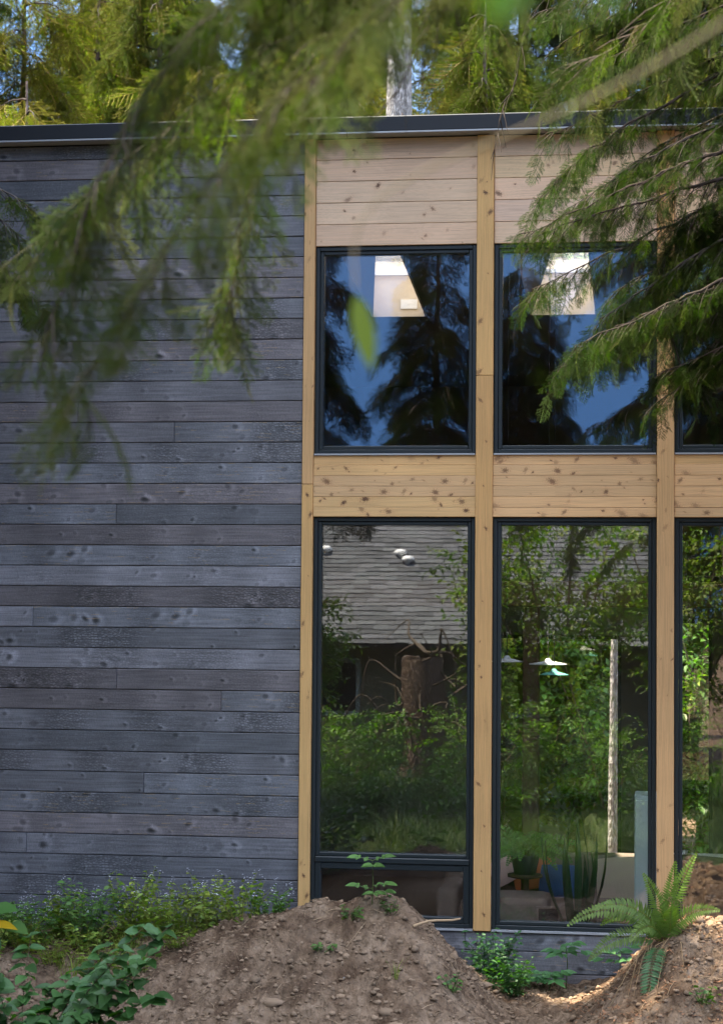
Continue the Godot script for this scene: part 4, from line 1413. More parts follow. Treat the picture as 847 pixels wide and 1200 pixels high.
	# tall grey green panel beside the post
	var pn := thing("cabinet", "narrow grey green cabinet behind the right of the second window", "cabinet", v3(-0.12, fl, -0.62))
	var pb := MB.new()
	pb.bevel_box(v3(-0.075, 0.0, -0.2), v3(0.075, 1.31, 0.2), 0.006)
	part("body", pb, M.sage, pn)
	var pd := MB.new()
	pd.bevel_box(v3(-0.07, 0.03, 0.2), v3(0.07, 1.28, 0.215), 0.004)
	part("door", pd, M.sage, pn)
	# white table with a pink flower
	var tb := thing("side_table", "small white side table behind the right edge window", "table", v3(0.30, fl, -3.0))
	var tt := MB.new()
	tt.bevel_box(v3(-0.24, 0.60, -0.2), v3(0.30, 0.625, 0.2), 0.006)
	part("tabletop", tt, M.white_paint, tb)
	for x in [-0.2, 0.26]:
		for z in [-0.16, 0.16]:
			var l := MB.new()
			l.box(v3(x - 0.015, 0, z - 0.015), v3(x + 0.015, 0.599, z + 0.015))
			part("leg", l, M.white_paint, tb)
	var fw := thing("potted_flower", "pink flower in a small pot on the white side table", "flower", v3(0.155, fl + 0.625, -3.0))
	pot(fw, 0.04, 0.05, M.white_paint)
	var stm := MB.new()
	stm.col = Color(0.05, 0.12, 0.03)
	stm.tube([v3(0, 0.04, 0), v3(0.003, 0.09, 0)], [0.003, 0.002], 5)
	for i in 9:
		var a := i * 2.4
		stm.leaf(v3(0, 0.045, 0), v3(cos(a), 0.4, sin(a)), Vector3.UP, 0.08, 0.035, 0.3)
	part("foliage", stm, M.leaves, fw)
	var bl := MB.new()
	bl.col = Color(0.75, 0.22, 0.30)
	for i in 14:
		var a := i * 2.4
		bl.leaf(v3(0, 0.10, 0), v3(cos(a), R(-0.3, 0.9), sin(a)), Vector3.UP, 0.035, 0.03, 0.1)
	part("blossom", bl, M.leaves, fw)
	var dp := thing("potted_palm", "dark spreading potted palm behind the right edge window", "plant", v3(0.42, fl, -1.4))
	pot(dp, 0.12, 0.18, M.dark_pot)
	for i in 22:
		var a := i * 2.4
		frond(dp, v3(0, 0.16, 0), v3(cos(a), R(0.3, 1.4), sin(a)).normalized(), R(0.28, 0.5), 0.10, 12, 0.9, Color(0.03, 0.07, 0.03), "frond")
	# pendant lamps and timber posts
	for q in [[-1.18, 2.07, -2.0, 0.12, "white disc pendant lamp nearest the middle post"], [-0.90, 2.04, -2.6, 0.15, "white disc pendant lamp in the middle of the room"], [-0.84, 1.965, -2.35, 0.11, "pale teal disc pendant lamp hanging lowest"]]:
		var o := thing("pendant_lamp", q[4], "lamp", v3(q[0], q[1], q[2]), 0.0, "pendant lamps")
		var sh := MB.new()
		sh.lathe([Vector2(0.0, 0.008), Vector2(q[3] * 0.6, 0.004), Vector2(q[3], 0.0), Vector2(q[3], 0.006), Vector2(q[3] * 0.6, 0.018), Vector2(0.03, 0.028), Vector2(0.012, 0.05), Vector2(0, 0.05)], 24)
		part("lamp_shade", sh, M.teal if q[1] < 2.0 else M.white_paint, o)
		var cd := MB.new()
		cd.tube([v3(0, 0.045, 0), v3(0, 5.45 + 0.13 * q[2] - q[1], 0)], [0.003, 0.003], 5)
		part("cord", cd, M.dark_pot, o)
	for q in [[-1.12, -4.0, 0.14, "reddish timber post standing in the middle of the room"], [-1.50, -4.1, 0.09, "dark timber post standing behind the middle cedar post"]]:
		var b := MB.new()
		b.bevel_box(v3(-q[2] / 2, 0, -q[2] / 2), v3(q[2] / 2, 2.6, q[2] / 2), 0.008)
		var po := part("timber_post", b, M.timber, self)
		po.position = v3(q[0], fl, q[1])
		tag(po, q[3], "post", "timber posts in the room")

	var bm := MB.new()
	bm.bevel_box(v3(-3.59, 2.502, -4.2), v3(2.99, 2.72, -3.9), 0.008)
	tag(part("timber_beam", bm, M.timber, self), "dark timber beam lying on the posts across the room", "beam")

# one fern frond: a rachis and paired pinnae, arching along d
func frond(o: Node3D, p: Vector3, d: Vector3, l: float, w: float, pairs: int, bend: float, c: Color, called: String, face := Vector3.UP) -> void:
	var b := MB.new()
	var pts := []
	var q := p
	var dir := d.normalized()
	var n := 10
	for i in n + 1:
		pts.append(q)
		q += dir * l / n
		dir = (dir + v3(0, -bend * 0.16, 0)).normalized()
	var rad := []
	for i in n + 1: rad.append(lerpf(0.0026, 0.0006, float(i) / n))
	b.col = Color(c.r * 1.5 + 0.02, c.g * 1.0, c.b * 0.8)
	b.tube(pts, rad, 3, false)
	for i in pairs:
		var t := 0.08 + 0.92 * i / pairs
		var f := t * n
		var k := clampi(int(f), 0, n - 1)
		var pp: Vector3 = pts[k].lerp(pts[k + 1], f - k)
		var tg: Vector3 = (pts[k + 1] - pts[k]).normalized()
		var sv := tg.cross(face)
		if sv.length() < 0.1: sv = tg.cross(Vector3.RIGHT)
		sv = sv.normalized()
		var up := sv.cross(tg).normalized()
		var ln := w * pow(sin(PI * pow(clampf(t * 0.93 + 0.05, 0.0, 1.0), 0.6)), 0.8)
		for s in [-1.0, 1.0]:
			var g := R(0.8, 1.2)
			b.col = Color(c.r * g, c.g * g, c.b * g)
			b.leaf(pp, sv * s + tg * 0.35 + up * R(-0.05, 0.2), up, ln, l / pairs * 0.95, 0.15, 3, 0.25)
	part(called, b, M.leaves, o)

# ---------------------------------------------------------------- plants on the soil
var bramble_at := Vector2(-3.22, 3.6)

func weed(called: String, label: String, cat: String, x: float, z: float, h: float, spread: float, stems: int, leaf_l: float, leaf_w: float, c: Color, flowers := 0, group := "") -> void:
	var o := thing(called, label, cat, v3(x, gh(x, z) - 0.01, z), R(0, TAU), group)
	var st := MB.new()
	var lf := MB.new()
	var bl := MB.new()
	for i in stems:
		var a := i * 2.4 + R(-0.4, 0.4)
		var d := v3(cos(a), 0, sin(a))
		var rr := spread * sqrt(rng.randf())
		var hh := h * R(0.45, 1.0)
		var p0 := d * rr * 0.4
		var p1 := d * rr + v3(R(-0.02, 0.02), hh, R(-0.02, 0.02))
		var pm := (p0 + p1) / 2.0 + v3(R(-0.02, 0.02), hh * 0.1, R(-0.02, 0.02))
		st.col = Color(c.r * 1.1, c.g * 0.8, c.b)
		st.tube([p0, pm, p1], [0.0028, 0.002, 0.001], 3, false)
		var nl := maxi(3, int(hh / 0.03))
		for k in nl:
			var t := (k + R(0.2, 0.8)) / nl
			var q: Vector3 = p0.lerp(pm, t * 2.0) if t < 0.5 else pm.lerp(p1, t * 2.0 - 1.0)
			var la := R(0, TAU)
			var g := R(0.6, 1.35)
			lf.col = Color(c.r * g * R(0.9, 1.2), c.g * g, c.b * g)
			lf.leaf(q, v3(cos(la), R(-0.1, 0.7), sin(la)), v3(R(-0.4, 0.4), 1, R(0.0, 1.1)), leaf_l * R(0.6, 1.25) * (1.0 - 0.4 * t), leaf_w * R(0.7, 1.2), R(0.1, 0.5))
		if i < flowers:
			for k in 5:
				var q := p1 + v3(R(-0.02, 0.02), R(-0.01, 0.03), R(-0.02, 0.02))
				bl.col = Color(0.70, 0.70, 0.76) * R(0.8, 1.1)
				for m in 5:
					var fa := TAU * m / 5.0
					bl.leaf(q, v3(cos(fa), 0.25, sin(fa)), Vector3.UP, 0.0062, 0.006, 0.0, 2)
	part("stems", st, M.leaves, o).set_meta("kind", "stuff")
	part("foliage", lf, M.leaves, o).set_meta("kind", "stuff")
	if flowers: part("blossoms", bl, M.petal, o).set_meta("kind", "stuff")

func grass_tuft(label: String, x: float, z: float, h: float, blades: int, spread: float, c: Color) -> void:
	var o := thing("grass_tuft", label, "grass", v3(x, gh(x, z) - 0.01, z), 0.0, "grass tufts on the soil")
	var b := MB.new()
	for i in blades:
		var a := R(0, TAU)
		var d := v3(cos(a), 0, sin(a))
		var p := d * spread * sqrt(rng.randf()) * 0.5
		var hh := h * R(0.5, 1.0)
		var lean := d * hh * R(0.1, 0.7)
		var w := d.cross(Vector3.UP) * R(0.0015, 0.003)
		var g := R(0.7, 1.3)
		b.col = Color(c.r * g * R(0.9, 1.3), c.g * g, c.b * g)
		var m1 := p + v3(0, hh * 0.6, 0) + lean * 0.35
		var m2 := p + v3(0, hh, 0) + lean
		b.quad(p - w, p + w, m1 + w * 0.8, m1 - w * 0.8)
		b.tri(m1 - w * 0.8, m1 + w * 0.8, m2)
	part("blades", b, M.leaves, o).set_meta("kind", "stuff")

func compound(o: Node3D, p: Vector3, d: Vector3, l: float, leaflets: int, ll: float, lw: float, c: Color) -> void:
	# a stalk with paired leaflets and one at the tip
	var b := MB.new()
	var e := p + d.normalized() * l + v3(0, -0.08 * l, 0)
	b.col = Color(c.r * 1.2, c.g * 0.8, c.b)
	b.tube([p, (p + e) / 2 + v3(0, 0.04 * l, 0), e], [0.0025, 0.002, 0.0012], 4, false)
	var sv := d.cross(Vector3.UP).normalized()
	for i in leaflets:
		var t := lerpf(0.35, 0.95, float(i) / maxf(1.0, leaflets - 1))
		var q := p.lerp(e, t) + v3(0, 0.02 * l, 0)
		for s in [-1.0, 1.0]:
			var g := R(0.8, 1.25)
			b.col = Color(c.r * g, c.g * g, c.b * g)
			b.leaf(q, sv * s + d * 0.45 + v3(0, 0.1, 0), Vector3.UP + sv * s * 0.2 + v3(0, 0, 0.7), ll * R(0.8, 1.1), lw, 0.3, 5, 0.4)
	b.leaf(e, d + v3(0, -0.1, 0), Vector3(0, 1, 0.7), ll * 1.15, lw * 1.1, 0.3, 5, 0.4)
	part("leaf", b, M.leaves, o)

func build_plants() -> void:
	rng.seed = 201
	var lime := Color(0.21, 0.28, 0.05)
	var mid := Color(0.09, 0.175, 0.04)
	var dark := Color(0.035, 0.095, 0.032)
	var fl := [[-2.58, 1.25, "tallest clump, nearest the slim cedar post"], [-2.85, 1.05, "second clump from the slim cedar post"], [-3.10, 0.95, "clump below the middle of the charred wall"], [-3.36, 0.75, "thin clump against the charred wall"], [-3.62, 0.90, "clump above the bare soil slope"], [-3.86, 0.70, "clump behind the bramble"], [-4.12, 0.85, "clump near the yellow leaf"], [-2.40, 1.15, "small clump at the foot of the slim cedar post"], [-3.22, 0.62, "tall clump touching the charred wall"], [-3.98, 0.95, "clump just right of the yellow leaf"], [-4.3, 0.7, "leftmost clump, at the picture edge"]]
	for q in fl:
		weed("wildflower", "pale blue flowered weed, " + q[2], "wildflower", q[0], q[1], R(0.20, 0.46), R(0.14, 0.24), rng.randi_range(26, 54), R(0.05, 0.08), 0.026, mid * 1.3 if rng.randf() < 0.4 else lime * R(0.9, 1.3), 14, "wildflowers along the charred wall")
	var wd := [[-3.45, 1.25, 0.14, "pale green weed on the slope below the wildflowers"], [-3.20, 1.45, 0.12, "lime green weed lowest on the left soil slope"], [-3.75, 1.20, 0.16, "yellow green weed above the bramble"], [-2.95, 1.25, 0.12, "leafy weed on the slope under the flower clumps"], [-3.98, 1.05, 0.2, "lime weed beside the yellow leaf"], [-2.75, 1.15, 0.15, "bright weed at the shoulder of the soil heap"], [-3.6, 1.05, 0.2, "broad lime weed in the middle of the left slope"], [-4.2, 1.2, 0.2, "lime weed at the left picture edge"], [-3.35, 0.95, 0.18, "bright weed between two flower clumps"]]
	for q in wd:
		weed("leafy_weed", q[3], "weed", q[0], q[1], q[2] * 1.2, 0.20, 34, 0.07, 0.02, lime, 0, "weeds on the soil")
	for q in [[-3.30, 1.15, "grass tuft between the wildflowers on the slope"], [-3.58, 1.35, "grass tuft above the left bare soil"], [-2.98, 0.95, "grass tuft below the flower clumps"], [-1.52, 1.95, "single thin grass tuft low on the soil heap"]]:
		grass_tuft(q[2], q[0], q[1], 0.16, 60 if q[0] < -2.0 else 9, 0.25 if q[0] < -2.0 else 0.03, lime)
	# seedling on top of the heap
	var sx := -1.73
	var sz := 1.42
	var o := thing("elder_seedling", "young seedling with paired leaves on top of the soil heap", "seedling", v3(sx, gh(sx, sz) - 0.01, sz))
	var st := MB.new()
	st.col = Color(0.12, 0.16, 0.05)
	st.tube([v3(0, 0, 0), v3(0.004, 0.14, 0), v3(0.0, 0.27, 0)], [0.004, 0.003, 0.002], 5)
	part("stem", st, M.leaves, o)
	var cs := Color(0.11, 0.21, 0.055)
	for q in [[0.27, v3(1, 0.45, 0.2), 0.07], [0.27, v3(-1, 0.35, 0.3), 0.08], [0.23, v3(0.2, 0.4, 1), 0.07], [0.12, v3(1, 0.3, 0.4), 0.09], [0.10, v3(-0.9, 0.35, 0.4), 0.09], [0.07, v3(0.3, 0.3, 1), 0.08], [0.07, v3(0.8, 0.2, -0.5), 0.09]]:
		compound(o, v3(0, q[0], 0), q[1], q[2], 2, 0.075, 0.034, cs)
	for q in [[-1.62, 1.44, 0.10, "small leafy weed right of the seedling on the heap"], [-1.84, 1.50, 0.09, "small leafy weed left of the seedling on the heap"], [-1.98, 1.72, 0.06, "tiny grey green sprig halfway down the heap"], [-1.22, 1.75, 0.12, "bushy weed on the right flank of the heap"]]:
		weed("leafy_weed", q[3], "weed", q[0], q[1], q[2], 0.09, 10, 0.05, 0.024, mid, 0, "weeds on the soil")
	# dark clump by the foot of the middle post
	for q in [[-1.08, 0.55, 0.26, "dark bushy herb at the foot of the middle cedar post"], [-0.96, 0.75, 0.2, "dark bushy herb beside the charred plinth"]]:
		weed("bushy_herb", q[3], "herb", q[0], q[1], q[2] * 1.25, 0.20, 60, 0.075, 0.02, Color(0.06, 0.15, 0.05), 0, "herbs by the middle post")
	# broad fingered plants before the plinth
	var pl := [[-0.62, 0.32, 0.30, "fingered leaf plant reaching the sill of the second window"], [-0.72, 0.45, 0.10, "low fingered leaf plant before the charred plinth"], [-0.85, 0.38, 0.06, "lowest fingered leaf plant at the plinth's left"], [-0.28, 0.5, 0.20, "broad leafed plant under the fern at the plinth's right"]]
	for q in pl:
		var p := thing("fingered_plant", q[3], "plant", v3(q[0], gh(q[0], q[1]) - 0.01, q[1]), 0.0, "plants before the plinth")
		var sb := MB.new()
		sb.col = Color(0.06, 0.10, 0.03)
		sb.tube([v3(0, 0, 0), v3(0.01, q[2] * 0.6, 0.01), v3(0, q[2], 0.02)], [0.004, 0.003, 0.002], 5)
		part("stem", sb, M.leaves, p)
		for i in 6:
			var a := i * 2.4
			compound(p, v3(0, q[2] * R(0.6, 1.0), 0.015), v3(cos(a), R(0.1, 0.5), sin(a)), R(0.06, 0.11), 2, 0.09, 0.034, Color(0.07, 0.17, 0.06))
	for q in [[-0.62, 2.35, 0.10, "pale green weed at the foot of the fern bank"], [-0.78, 2.45, 0.07, "small weed in the soil hollow"], [0.22, 2.2, 0.12, "leafy weed at the lower right corner"], [-0.48, 2.25, 0.08, "small bright weed below the hanging frond"], [-1.02, 2.4, 0.05, "mossy green weed patch on bare soil"]]:
		weed("leafy_weed", q[3], "weed", q[0], q[1], q[2], 0.10, 12, 0.05, 0.026, mid, 0, "weeds on the soil")
	# sword fern on the right bank
	var fx := 0.0
	var fz := 1.55
	var fn := thing("sword_fern", "sword fern with arching fronds and curled fiddleheads on the bank", "fern", v3(fx, gh(fx, fz) - 0.02, fz))
	var fg := Color(0.14, 0.21, 0.04)
	for q in [[v3(-0.75, 1.0, 0.1), 0.48, 1.25, 1.0], [v3(-0.55, 1.0, 0.25), 0.42, 1.1, 0.9], [v3(-0.25, 1.0, 0.2), 0.34, 0.5, 1.0], [v3(0.12, 1.0, 0.1), 0.36, 0.2, 1.1], [v3(0.30, 1.0, 0.0), 0.42, 0.4, 1.2], [v3(-0.95, 0.45, 0.3), 0.36, 1.0, 0.8], [v3(-0.6, 0.8, -0.3), 0.40, 1.2, 0.9], [v3(0.02, 1.0, 0.4), 0.26, 0.8, 1.0], [v3(0.55, 1.0, 0.3), 0.34, 0.9, 0.9], [v3(-0.4, 0.9, 0.5), 0.28, 1.4, 0.8]]:
		frond(fn, v3(R(-0.03, 0.05), 0.02, 0), q[0], q[1] * 1.35, 0.075, 30, q[2], fg * q[3], "frond", v3(R(-0.3, 0.3), 0.5, 1.0))
	frond(fn, v3(-0.02, 0.0, 0.1), v3(-0.25, -0.1, 1.0), 0.55, 0.075, 26, 1.6, Color(0.04, 0.11, 0.035), "frond")
	for q in [[0.10, 0.24, 0.026], [0.16, 0.20, 0.022], [0.06, 0.26, 0.018]]:
		var c := MB.new()
		c.col = Color(0.24, 0.19, 0.08)
		var pts := [v3(q[0], 0.0, 0.02), v3(q[0] + 0.004, q[1] * 0.5, 0.025), v3(q[0], q[1], 0.03)]
		var rad := [0.005, 0.0045, 0.004]
		for i in 14:
			var a := i * 0.55
			var rr: float = q[2] * (1.0 - i / 17.0)
			pts.append(v3(q[0] - q[2] + rr * cos(a), q[1] + rr * sin(a) + 0.004, 0.03))
			rad.append(0.0045 - 0.0001 * i)
		c.tube(pts, rad, 6)
		part("fiddlehead", c, M.leaves, fn)
	for i in 16:
		var c := MB.new()
		c.col = Color(0.26, 0.17, 0.09) * R(0.6, 1.2)
		var a := R(0.4, 2.7)
		var d := v3(cos(a), -0.55, sin(a))
		var p0 := v3(R(-0.1, 0.1), R(0.0, 0.05), R(-0.05, 0.05))
		var p1 := p0 + d * R(0.15, 0.42)
		p1.y = gh(fx + p1.x, fz + p1.z) - fn.position.y + 0.012
		c.tube([p0, (p0 + p1) / 2 + v3(0, 0.05, 0), p1], [0.003, 0.0026, 0.0014], 4, false)
		part("dead_stalk", c, M.crumb, fn)
	# reddish litter of dead fern and bark on the bank
	var lt := MB.new()
	for i in 2600:
		var x := R(-0.72, 0.75)
		var z := R(0.9, 2.6)
		if x < -0.62 + (z - 0.9) * 0.15: continue
		var g := R(0.5, 1.4)
		lt.col = Color(0.21 * g, 0.105 * g, 0.055 * g)
		var a := R(0, TAU)
		lt.leaf(v3(x, gh(x, z) + R(0.002, 0.012), z), v3(cos(a), R(-0.3, 0.5), sin(a)), v3(R(-0.4, 0.4), 1, R(-0.4, 0.4)), R(0.015, 0.05), R(0.006, 0.016), R(-0.2, 0.4), 2)
	var lo := part("leaf_litter", lt, M.crumb, self)
	tag(lo, "reddish brown dead leaf litter on the fern bank", "leaf litter", "", "stuff")
	# bramble at the lower left, nearer the lens
	var bx := -3.22
	var bz := 3.6
	var br := thing("bramble", "dark green broad leaved bramble at the lower left corner", "shrub", v3(bx, gh(bx, bz) - 0.02, bz))
	rng.seed = 231
	for i in 24:
		var a := i * 2.4
		var l := R(0.45, 0.85)
		var d := v3(cos(a) * R(0.3, 0.75), 1.0, sin(a) * 0.5)
		var pts := curve([v3(cos(a) * 0.22, 0, sin(a) * 0.15), v3(cos(a) * 0.2, 0, 0) + d * l * 0.5, v3(cos(a) * 0.25, 0, 0) + d * l + v3(cos(a) * 0.14, -0.05, sin(a) * 0.1)], 0.08)
		var rad := []
		for k in pts.size(): rad.append(lerpf(0.004, 0.0015, float(k) / (pts.size() - 1)))
		var cb := MB.new()
		cb.col = Color(0.10, 0.07, 0.04)
		cb.tube(pts, rad, 5, false)
		part("cane", cb, M.twig, br)
		for k in range(1, pts.size()):
			var lb := MB.new()
			for m in 3:
				var la := R(0, TAU)
				var g := R(0.6, 1.2)
				lb.col = Color(0.065 * g, 0.145 * g, 0.040 * g)
				lb.leaf(pts[k], v3(cos(la), R(-0.2, 0.3), sin(la)), v3(R(-0.3, 0.3), 1, R(0.0, 0.6)), R(0.07, 0.11), R(0.055, 0.085), R(0.1, 0.5), 5, 0.38)
			part("leaf", lb, M.leaves, br)
	# large plant at the left edge with one yellow leaf
	var yx := -3.72
	var yz := 2.6
	var yo := thing("thimbleberry", "plant at the left edge with green leaves and one curled yellow leaf", "plant", v3(yx, gh(yx, yz) - 0.02, yz))
	for q in [[v3(0.1, 0.62, 0), v3(0.9, 0.1, 0.3), mid, 0.14], [v3(0.02, 0.70, 0), v3(0.8, 0.35, 0.1), Color(0.08, 0.19, 0.04), 0.15], [v3(0.0, 0.58, 0.1), v3(0.9, -0.1, 0.4), dark, 0.13], [v3(0.02, 0.635, 0.06), v3(0.9, 0.22, 0.2), Color(0.48, 0.30, 0.015), 0.17], [v3(-0.05, 0.5, 0.1), v3(0.7, 0.0, 0.6), mid, 0.14]]:
		var sb := MB.new()
		sb.col = Color(0.10, 0.13, 0.04)
		sb.tube([v3(-0.04, 0, 0), v3(-0.03, q[0].y * 0.6, 0), q[0]], [0.005, 0.004, 0.002], 5, false)
		var so := part("stem", sb, M.leaves, yo)
		var lb := MB.new()
		lb.col = q[2]
		lb.leaf(q[0], q[1], v3(0.1, 1, 0.5), q[3], q[3] * (0.45 if q[2].r > 0.4 else 0.8), 0.35, 6, 0.42)
		part("leaf", lb, M.leaves, so)

func build_grass() -> void:
	# rough grass over the clearing, beyond the bare soil
	rng.seed = 251
	var ms := []
	for k in 2:
		var b := MB.new()
		for i in 26:
			var a := R(0, TAU)
			var d := v3(cos(a), 0, sin(a))
			var p := d * R(0.0, 0.10)
			var h := R(0.10, 0.32)
			var w := d.cross(Vector3.UP) * 0.004
			var g := R(0.7, 1.3)
			b.col = Color(g * R(0.9, 1.2), g, g)
			var m1 := p + v3(0, h * 0.65, 0) + d * h * 0.25
			b.quad(p - w, p + w, m1 + w * 0.7, m1 - w * 0.7)
			b.tri(m1 - w * 0.7, m1 + w * 0.7, p + v3(0, h * 0.9, 0) + d * h * 0.7)
		ms.append(b.done())
	var o := thing("grass", "rough grass of the clearing mirrored low in the windows", "grass", Vector3.ZERO, 0.0, "", "stuff")
	for k in 2:
		var wh := []
		for i in 5200:
			var x := R(-9.0, 4.0)
			var z := R(3.9, 21.5)
			if Vector2(x - bramble_at.x, z - bramble_at.y).length() < 0.5: continue
			wh.append(Transform3D(Basis(Vector3.UP, R(0, TAU)).scaled(Vector3.ONE * R(0.6, 1.4)), v3(x, gh(x, z, false) - 0.01, z)))
		many("tufts", ms[k], M.leaves, wh, tints(wh.size(), Color(0.05, 0.095, 0.025), 0.35, Color(0.11, 0.15, 0.04), 0.3), o)

func materials() -> void:
	var ch := make_char()
	var m := mat("charred", Color.WHITE, 0.42, 0.55)
	m.albedo_texture = ch[0]
	m.heightmap_enabled = true
	m.heightmap_texture = ch[1]
	m.heightmap_scale = 0.38
	var ce := make_cedar()
	m = mat("cedar", Color.WHITE, 0.62, 0.45)
	m.albedo_texture = ce[0]
	m.heightmap_enabled = true
	m.heightmap_texture = ce[1]
	m.heightmap_scale = 0.06
	mat("frame", lin(0.012, 0.0165, 0.018), 0.42, 0.4)
	mat("fascia", lin(0.014, 0.016, 0.019), 0.5, 0.35)
	mat("flashing", lin(0.30, 0.31, 0.32), 0.5, 0.5, 0.3)
	mat("roof_metal", lin(0.06, 0.06, 0.065), 0.6)
	mat("inner_wall", lin(0.12, 0.10, 0.085), 0.9)
	mat("floor", lin(0.08, 0.055, 0.035), 0.6)
	mat("ceiling", lin(0.10, 0.085, 0.07), 0.9)
	mat("well_lining", lin(0.60, 0.52, 0.40), 0.8)
	mat("white_paint", lin(0.75, 0.76, 0.74), 0.6)
	var g := mat("glass", Color(1, 1, 1, 0.0), 0.0, 0.5)
	g.transparency = BaseMaterial3D.TRANSPARENCY_ALPHA
	# old glass is never quite flat
	g.normal_enabled = true
	g.normal_texture = noise_tex(fnoise(31, 0.012, 2), [], 256, true, 1.0)
	g.normal_scale = 0.008
	g.uv1_triplanar = true
	g.uv1_scale = Vector3(0.8, 2.2, 1.0)
	# soil: patches of damp and dry, crumbs in relief
	var s := mat("soil", Color.WHITE, 0.95, 0.25)
	s.albedo_texture = noise_tex(fnoise(41, 0.02, 5), [[0.0, lin(0.075, 0.050, 0.031)], [0.35, lin(0.150, 0.102, 0.065)], [0.6, lin(0.205, 0.142, 0.093)], [1.0, lin(0.28, 0.20, 0.135)]])
	s.heightmap_enabled = true
	s.heightmap_texture = noise_tex(fnoise(42, 0.03, 5))
	s.heightmap_scale = 4.0
	s.uv1_triplanar = true
	s.uv1_world_triplanar = true
	s.uv1_scale = Vector3(1.1, 1.1, 1.1)
	# damp and dry patches, larger than the crumbs
	s.detail_enabled = true
	s.detail_blend_mode = BaseMaterial3D.BLEND_MODE_MUL
	s.detail_uv_layer = BaseMaterial3D.DETAIL_UV_2
	s.detail_albedo = noise_tex(fnoise(44, 0.012, 5), [[0.25, Color(0.62, 0.58, 0.55)], [0.5, Color(0.9, 0.88, 0.86)], [0.7, Color(1, 1, 1)]])
	s.uv2_triplanar = true
	s.uv2_world_triplanar = true
	s.uv2_scale = Vector3(0.53, 0.53, 0.53)
	m = mat("crumb", Color.WHITE, 0.95, 0.25)
	m.vertex_color_use_as_albedo = true
	m = mat("twig", Color.WHITE, 0.9, 0.3)
	m.vertex_color_use_as_albedo = true
	for q in [["bark", lin(0.09, 0.065, 0.05), lin(0.20, 0.15, 0.115)], ["pale_bark", lin(0.13, 0.12, 0.105), lin(0.42, 0.39, 0.35)]]:
		m = mat(q[0], Color.WHITE, 0.95, 0.25)
		m.albedo_texture = noise_tex(fnoise(51, 0.03, 4), [[0.2, q[1]], [0.75, q[2]]])
		m.heightmap_enabled = true
		m.heightmap_texture = noise_tex(fnoise(52, 0.03, 4))
		m.heightmap_scale = 4.0
		m.uv1_triplanar = true
		m.uv1_scale = Vector3(2.4, 0.5, 2.4)
	for q in [["olive_wall", lin(0.15, 0.16, 0.11), 0.9], ["shingle_base", lin(0.10, 0.10, 0.105), 0.95], ["dark_glass", lin(0.015, 0.018, 0.02), 0.08], ["car_paint", lin(0.22, 0.30, 0.28), 0.35], ["tyre", lin(0.02, 0.02, 0.02), 0.9],
			["taupe", lin(0.14, 0.11, 0.085), 0.95], ["orange", lin(0.45, 0.12, 0.04), 0.95], ["pink", lin(0.55, 0.36, 0.30), 0.95], ["blue", lin(0.03, 0.07, 0.17), 0.95], ["sand", lin(0.42, 0.34, 0.24), 0.95],
			["dark_pot", lin(0.04, 0.04, 0.04), 0.6], ["timber", lin(0.11, 0.055, 0.03), 0.8], ["sage", lin(0.26, 0.32, 0.30), 0.6], ["teal", lin(0.15, 0.5, 0.42), 0.5]]:
		mat(q[0], q[1], q[2])
	m = mat("moss", Color.WHITE, 1.0, 0.2)
	m.albedo_texture = noise_tex(fnoise(61, 0.03, 4), [[0.2, lin(0.05, 0.06, 0.015)], [0.5, lin(0.07, 0.075, 0.018)], [0.8, lin(0.12, 0.105, 0.04)]])
	m.uv1_triplanar = true
	m.uv1_scale = Vector3(1.5, 1.5, 1.5)
	m = mat("petal", Color.WHITE, 0.7, 0.3)
	m.vertex_color_use_as_albedo = true
	foliage_mat("needles", Color(0.8, 0.95, 0.3))
	foliage_mat("leaves", Color(0.8, 0.95, 0.3), 0.45)

# broken white cloud overhead, clear blue lower down
func clouds() -> ImageTexture:
	var W := 512
	var H := 256
	var f := PackedFloat32Array()
	f.resize(W * H * 4)
	var nz := fnoise(5, 1.0, 4)
	for j in H:
		var el := PI / 2.0 - PI * (j + 0.5) / H
		for i in W:
			var a := 0.0
			if el > 0.1:
				var az := TAU * i / W
				var s := 1.3 / (sin(el) + 0.25)
				var n := nz.get_noise_2d(cos(el) * cos(az) * s, cos(el) * sin(az) * s)
				a = smoothstep(-0.32, 0.22, n) * smoothstep(0.20, 0.55, el)
			var o := (j * W + i) * 4
			f[o] = 1.0; f[o + 1] = 0.98; f[o + 2] = 0.96; f[o + 3] = a
	return ImageTexture.create_from_image(Image.create_from_data(W, H, false, Image.FORMAT_RGBAF, f.to_byte_array()))

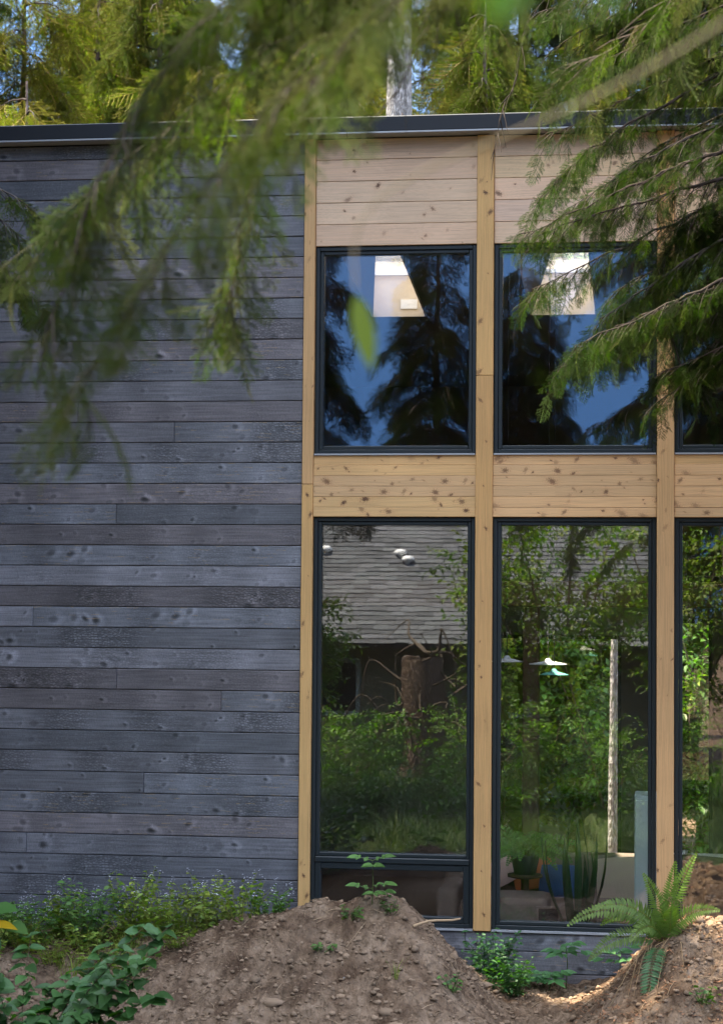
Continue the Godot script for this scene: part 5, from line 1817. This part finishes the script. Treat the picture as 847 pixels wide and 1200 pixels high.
func _ready() -> void:
	# camera
	var cam := Camera3D.new()
	cam.name = "camera"
	add_child(cam)
	var at := CameraAttributesPhysical.new()
	at.frustum_focal_length = 49.0
	at.frustum_near = 0.1
	at.frustum_far = 600.0
	at.frustum_focus_distance = 13.9
	at.exposure_aperture = 3.5
	cam.attributes = at
	cam.position = Vector3(0, 2.42, 13.965)
	cam.rotation_order = EULER_ORDER_YXZ
	cam.rotation_degrees = Vector3(2.816, 8.227, 0.4736)
	cam.current = true
	# sky, sun, exposure
	var we := WorldEnvironment.new()
	var env := Environment.new()
	env.background_mode = Environment.BG_SKY
	var sm_ := ProceduralSkyMaterial.new()
	sm_.sky_top_color = lin(0.13, 0.25, 0.50)
	sm_.sky_horizon_color = lin(0.050, 0.135, 0.33)
	sm_.sky_curve = 0.3
	sm_.sky_cover = clouds()
	sm_.sky_cover_modulate = Color(1, 1, 1, 1)
	sm_.ground_bottom_color = lin(0.08, 0.08, 0.06)
	sm_.ground_horizon_color = lin(0.25, 0.3, 0.3)
	sm_.sun_angle_max = 20.0
	env.sky = Sky.new()
	env.sky.sky_material = sm_
	env.tonemap_mode = Environment.TONE_MAPPER_LINEAR
	env.tonemap_exposure = 5.9
	env.sdfgi_enabled = true
	env.ssao_enabled = true
	env.ssil_enabled = true
	we.environment = env
	we.name = "world_environment"
	add_child(we)
	var sun := DirectionalLight3D.new()
	sun.name = "sun"
	sun.light_energy = 1.6
	sun.light_color = Color(1.0, 0.95, 0.86)
	sun.light_angular_distance = 0.5
	sun.shadow_enabled = true
	add_child(sun)
	sun.look_at_from_position(Vector3.ZERO, Vector3(0.60, -1.45, 0.12))
	hn.seed = 3
	hn.frequency = 0.55
	hn2.seed = 8
	hn2.frequency = 2.2
	rng.seed = 1
	materials()
	rng.seed = 2
	build_house()
	rng.seed = 3
	build_ground()
	for k in 3: sprays.append(spray_mesh(k, 12 + k * 2, [0.25, 0.5, 0.12][k], [0.95, 0.85, 0.75][k]))
	leafies.append(leafy_mesh(0, 12, 0.085, 0.045))
	leafies.append(leafy_mesh(1, 16, 0.055, 0.03))
	build_woods()
	build_inside()
	build_plants()
	build_grass()
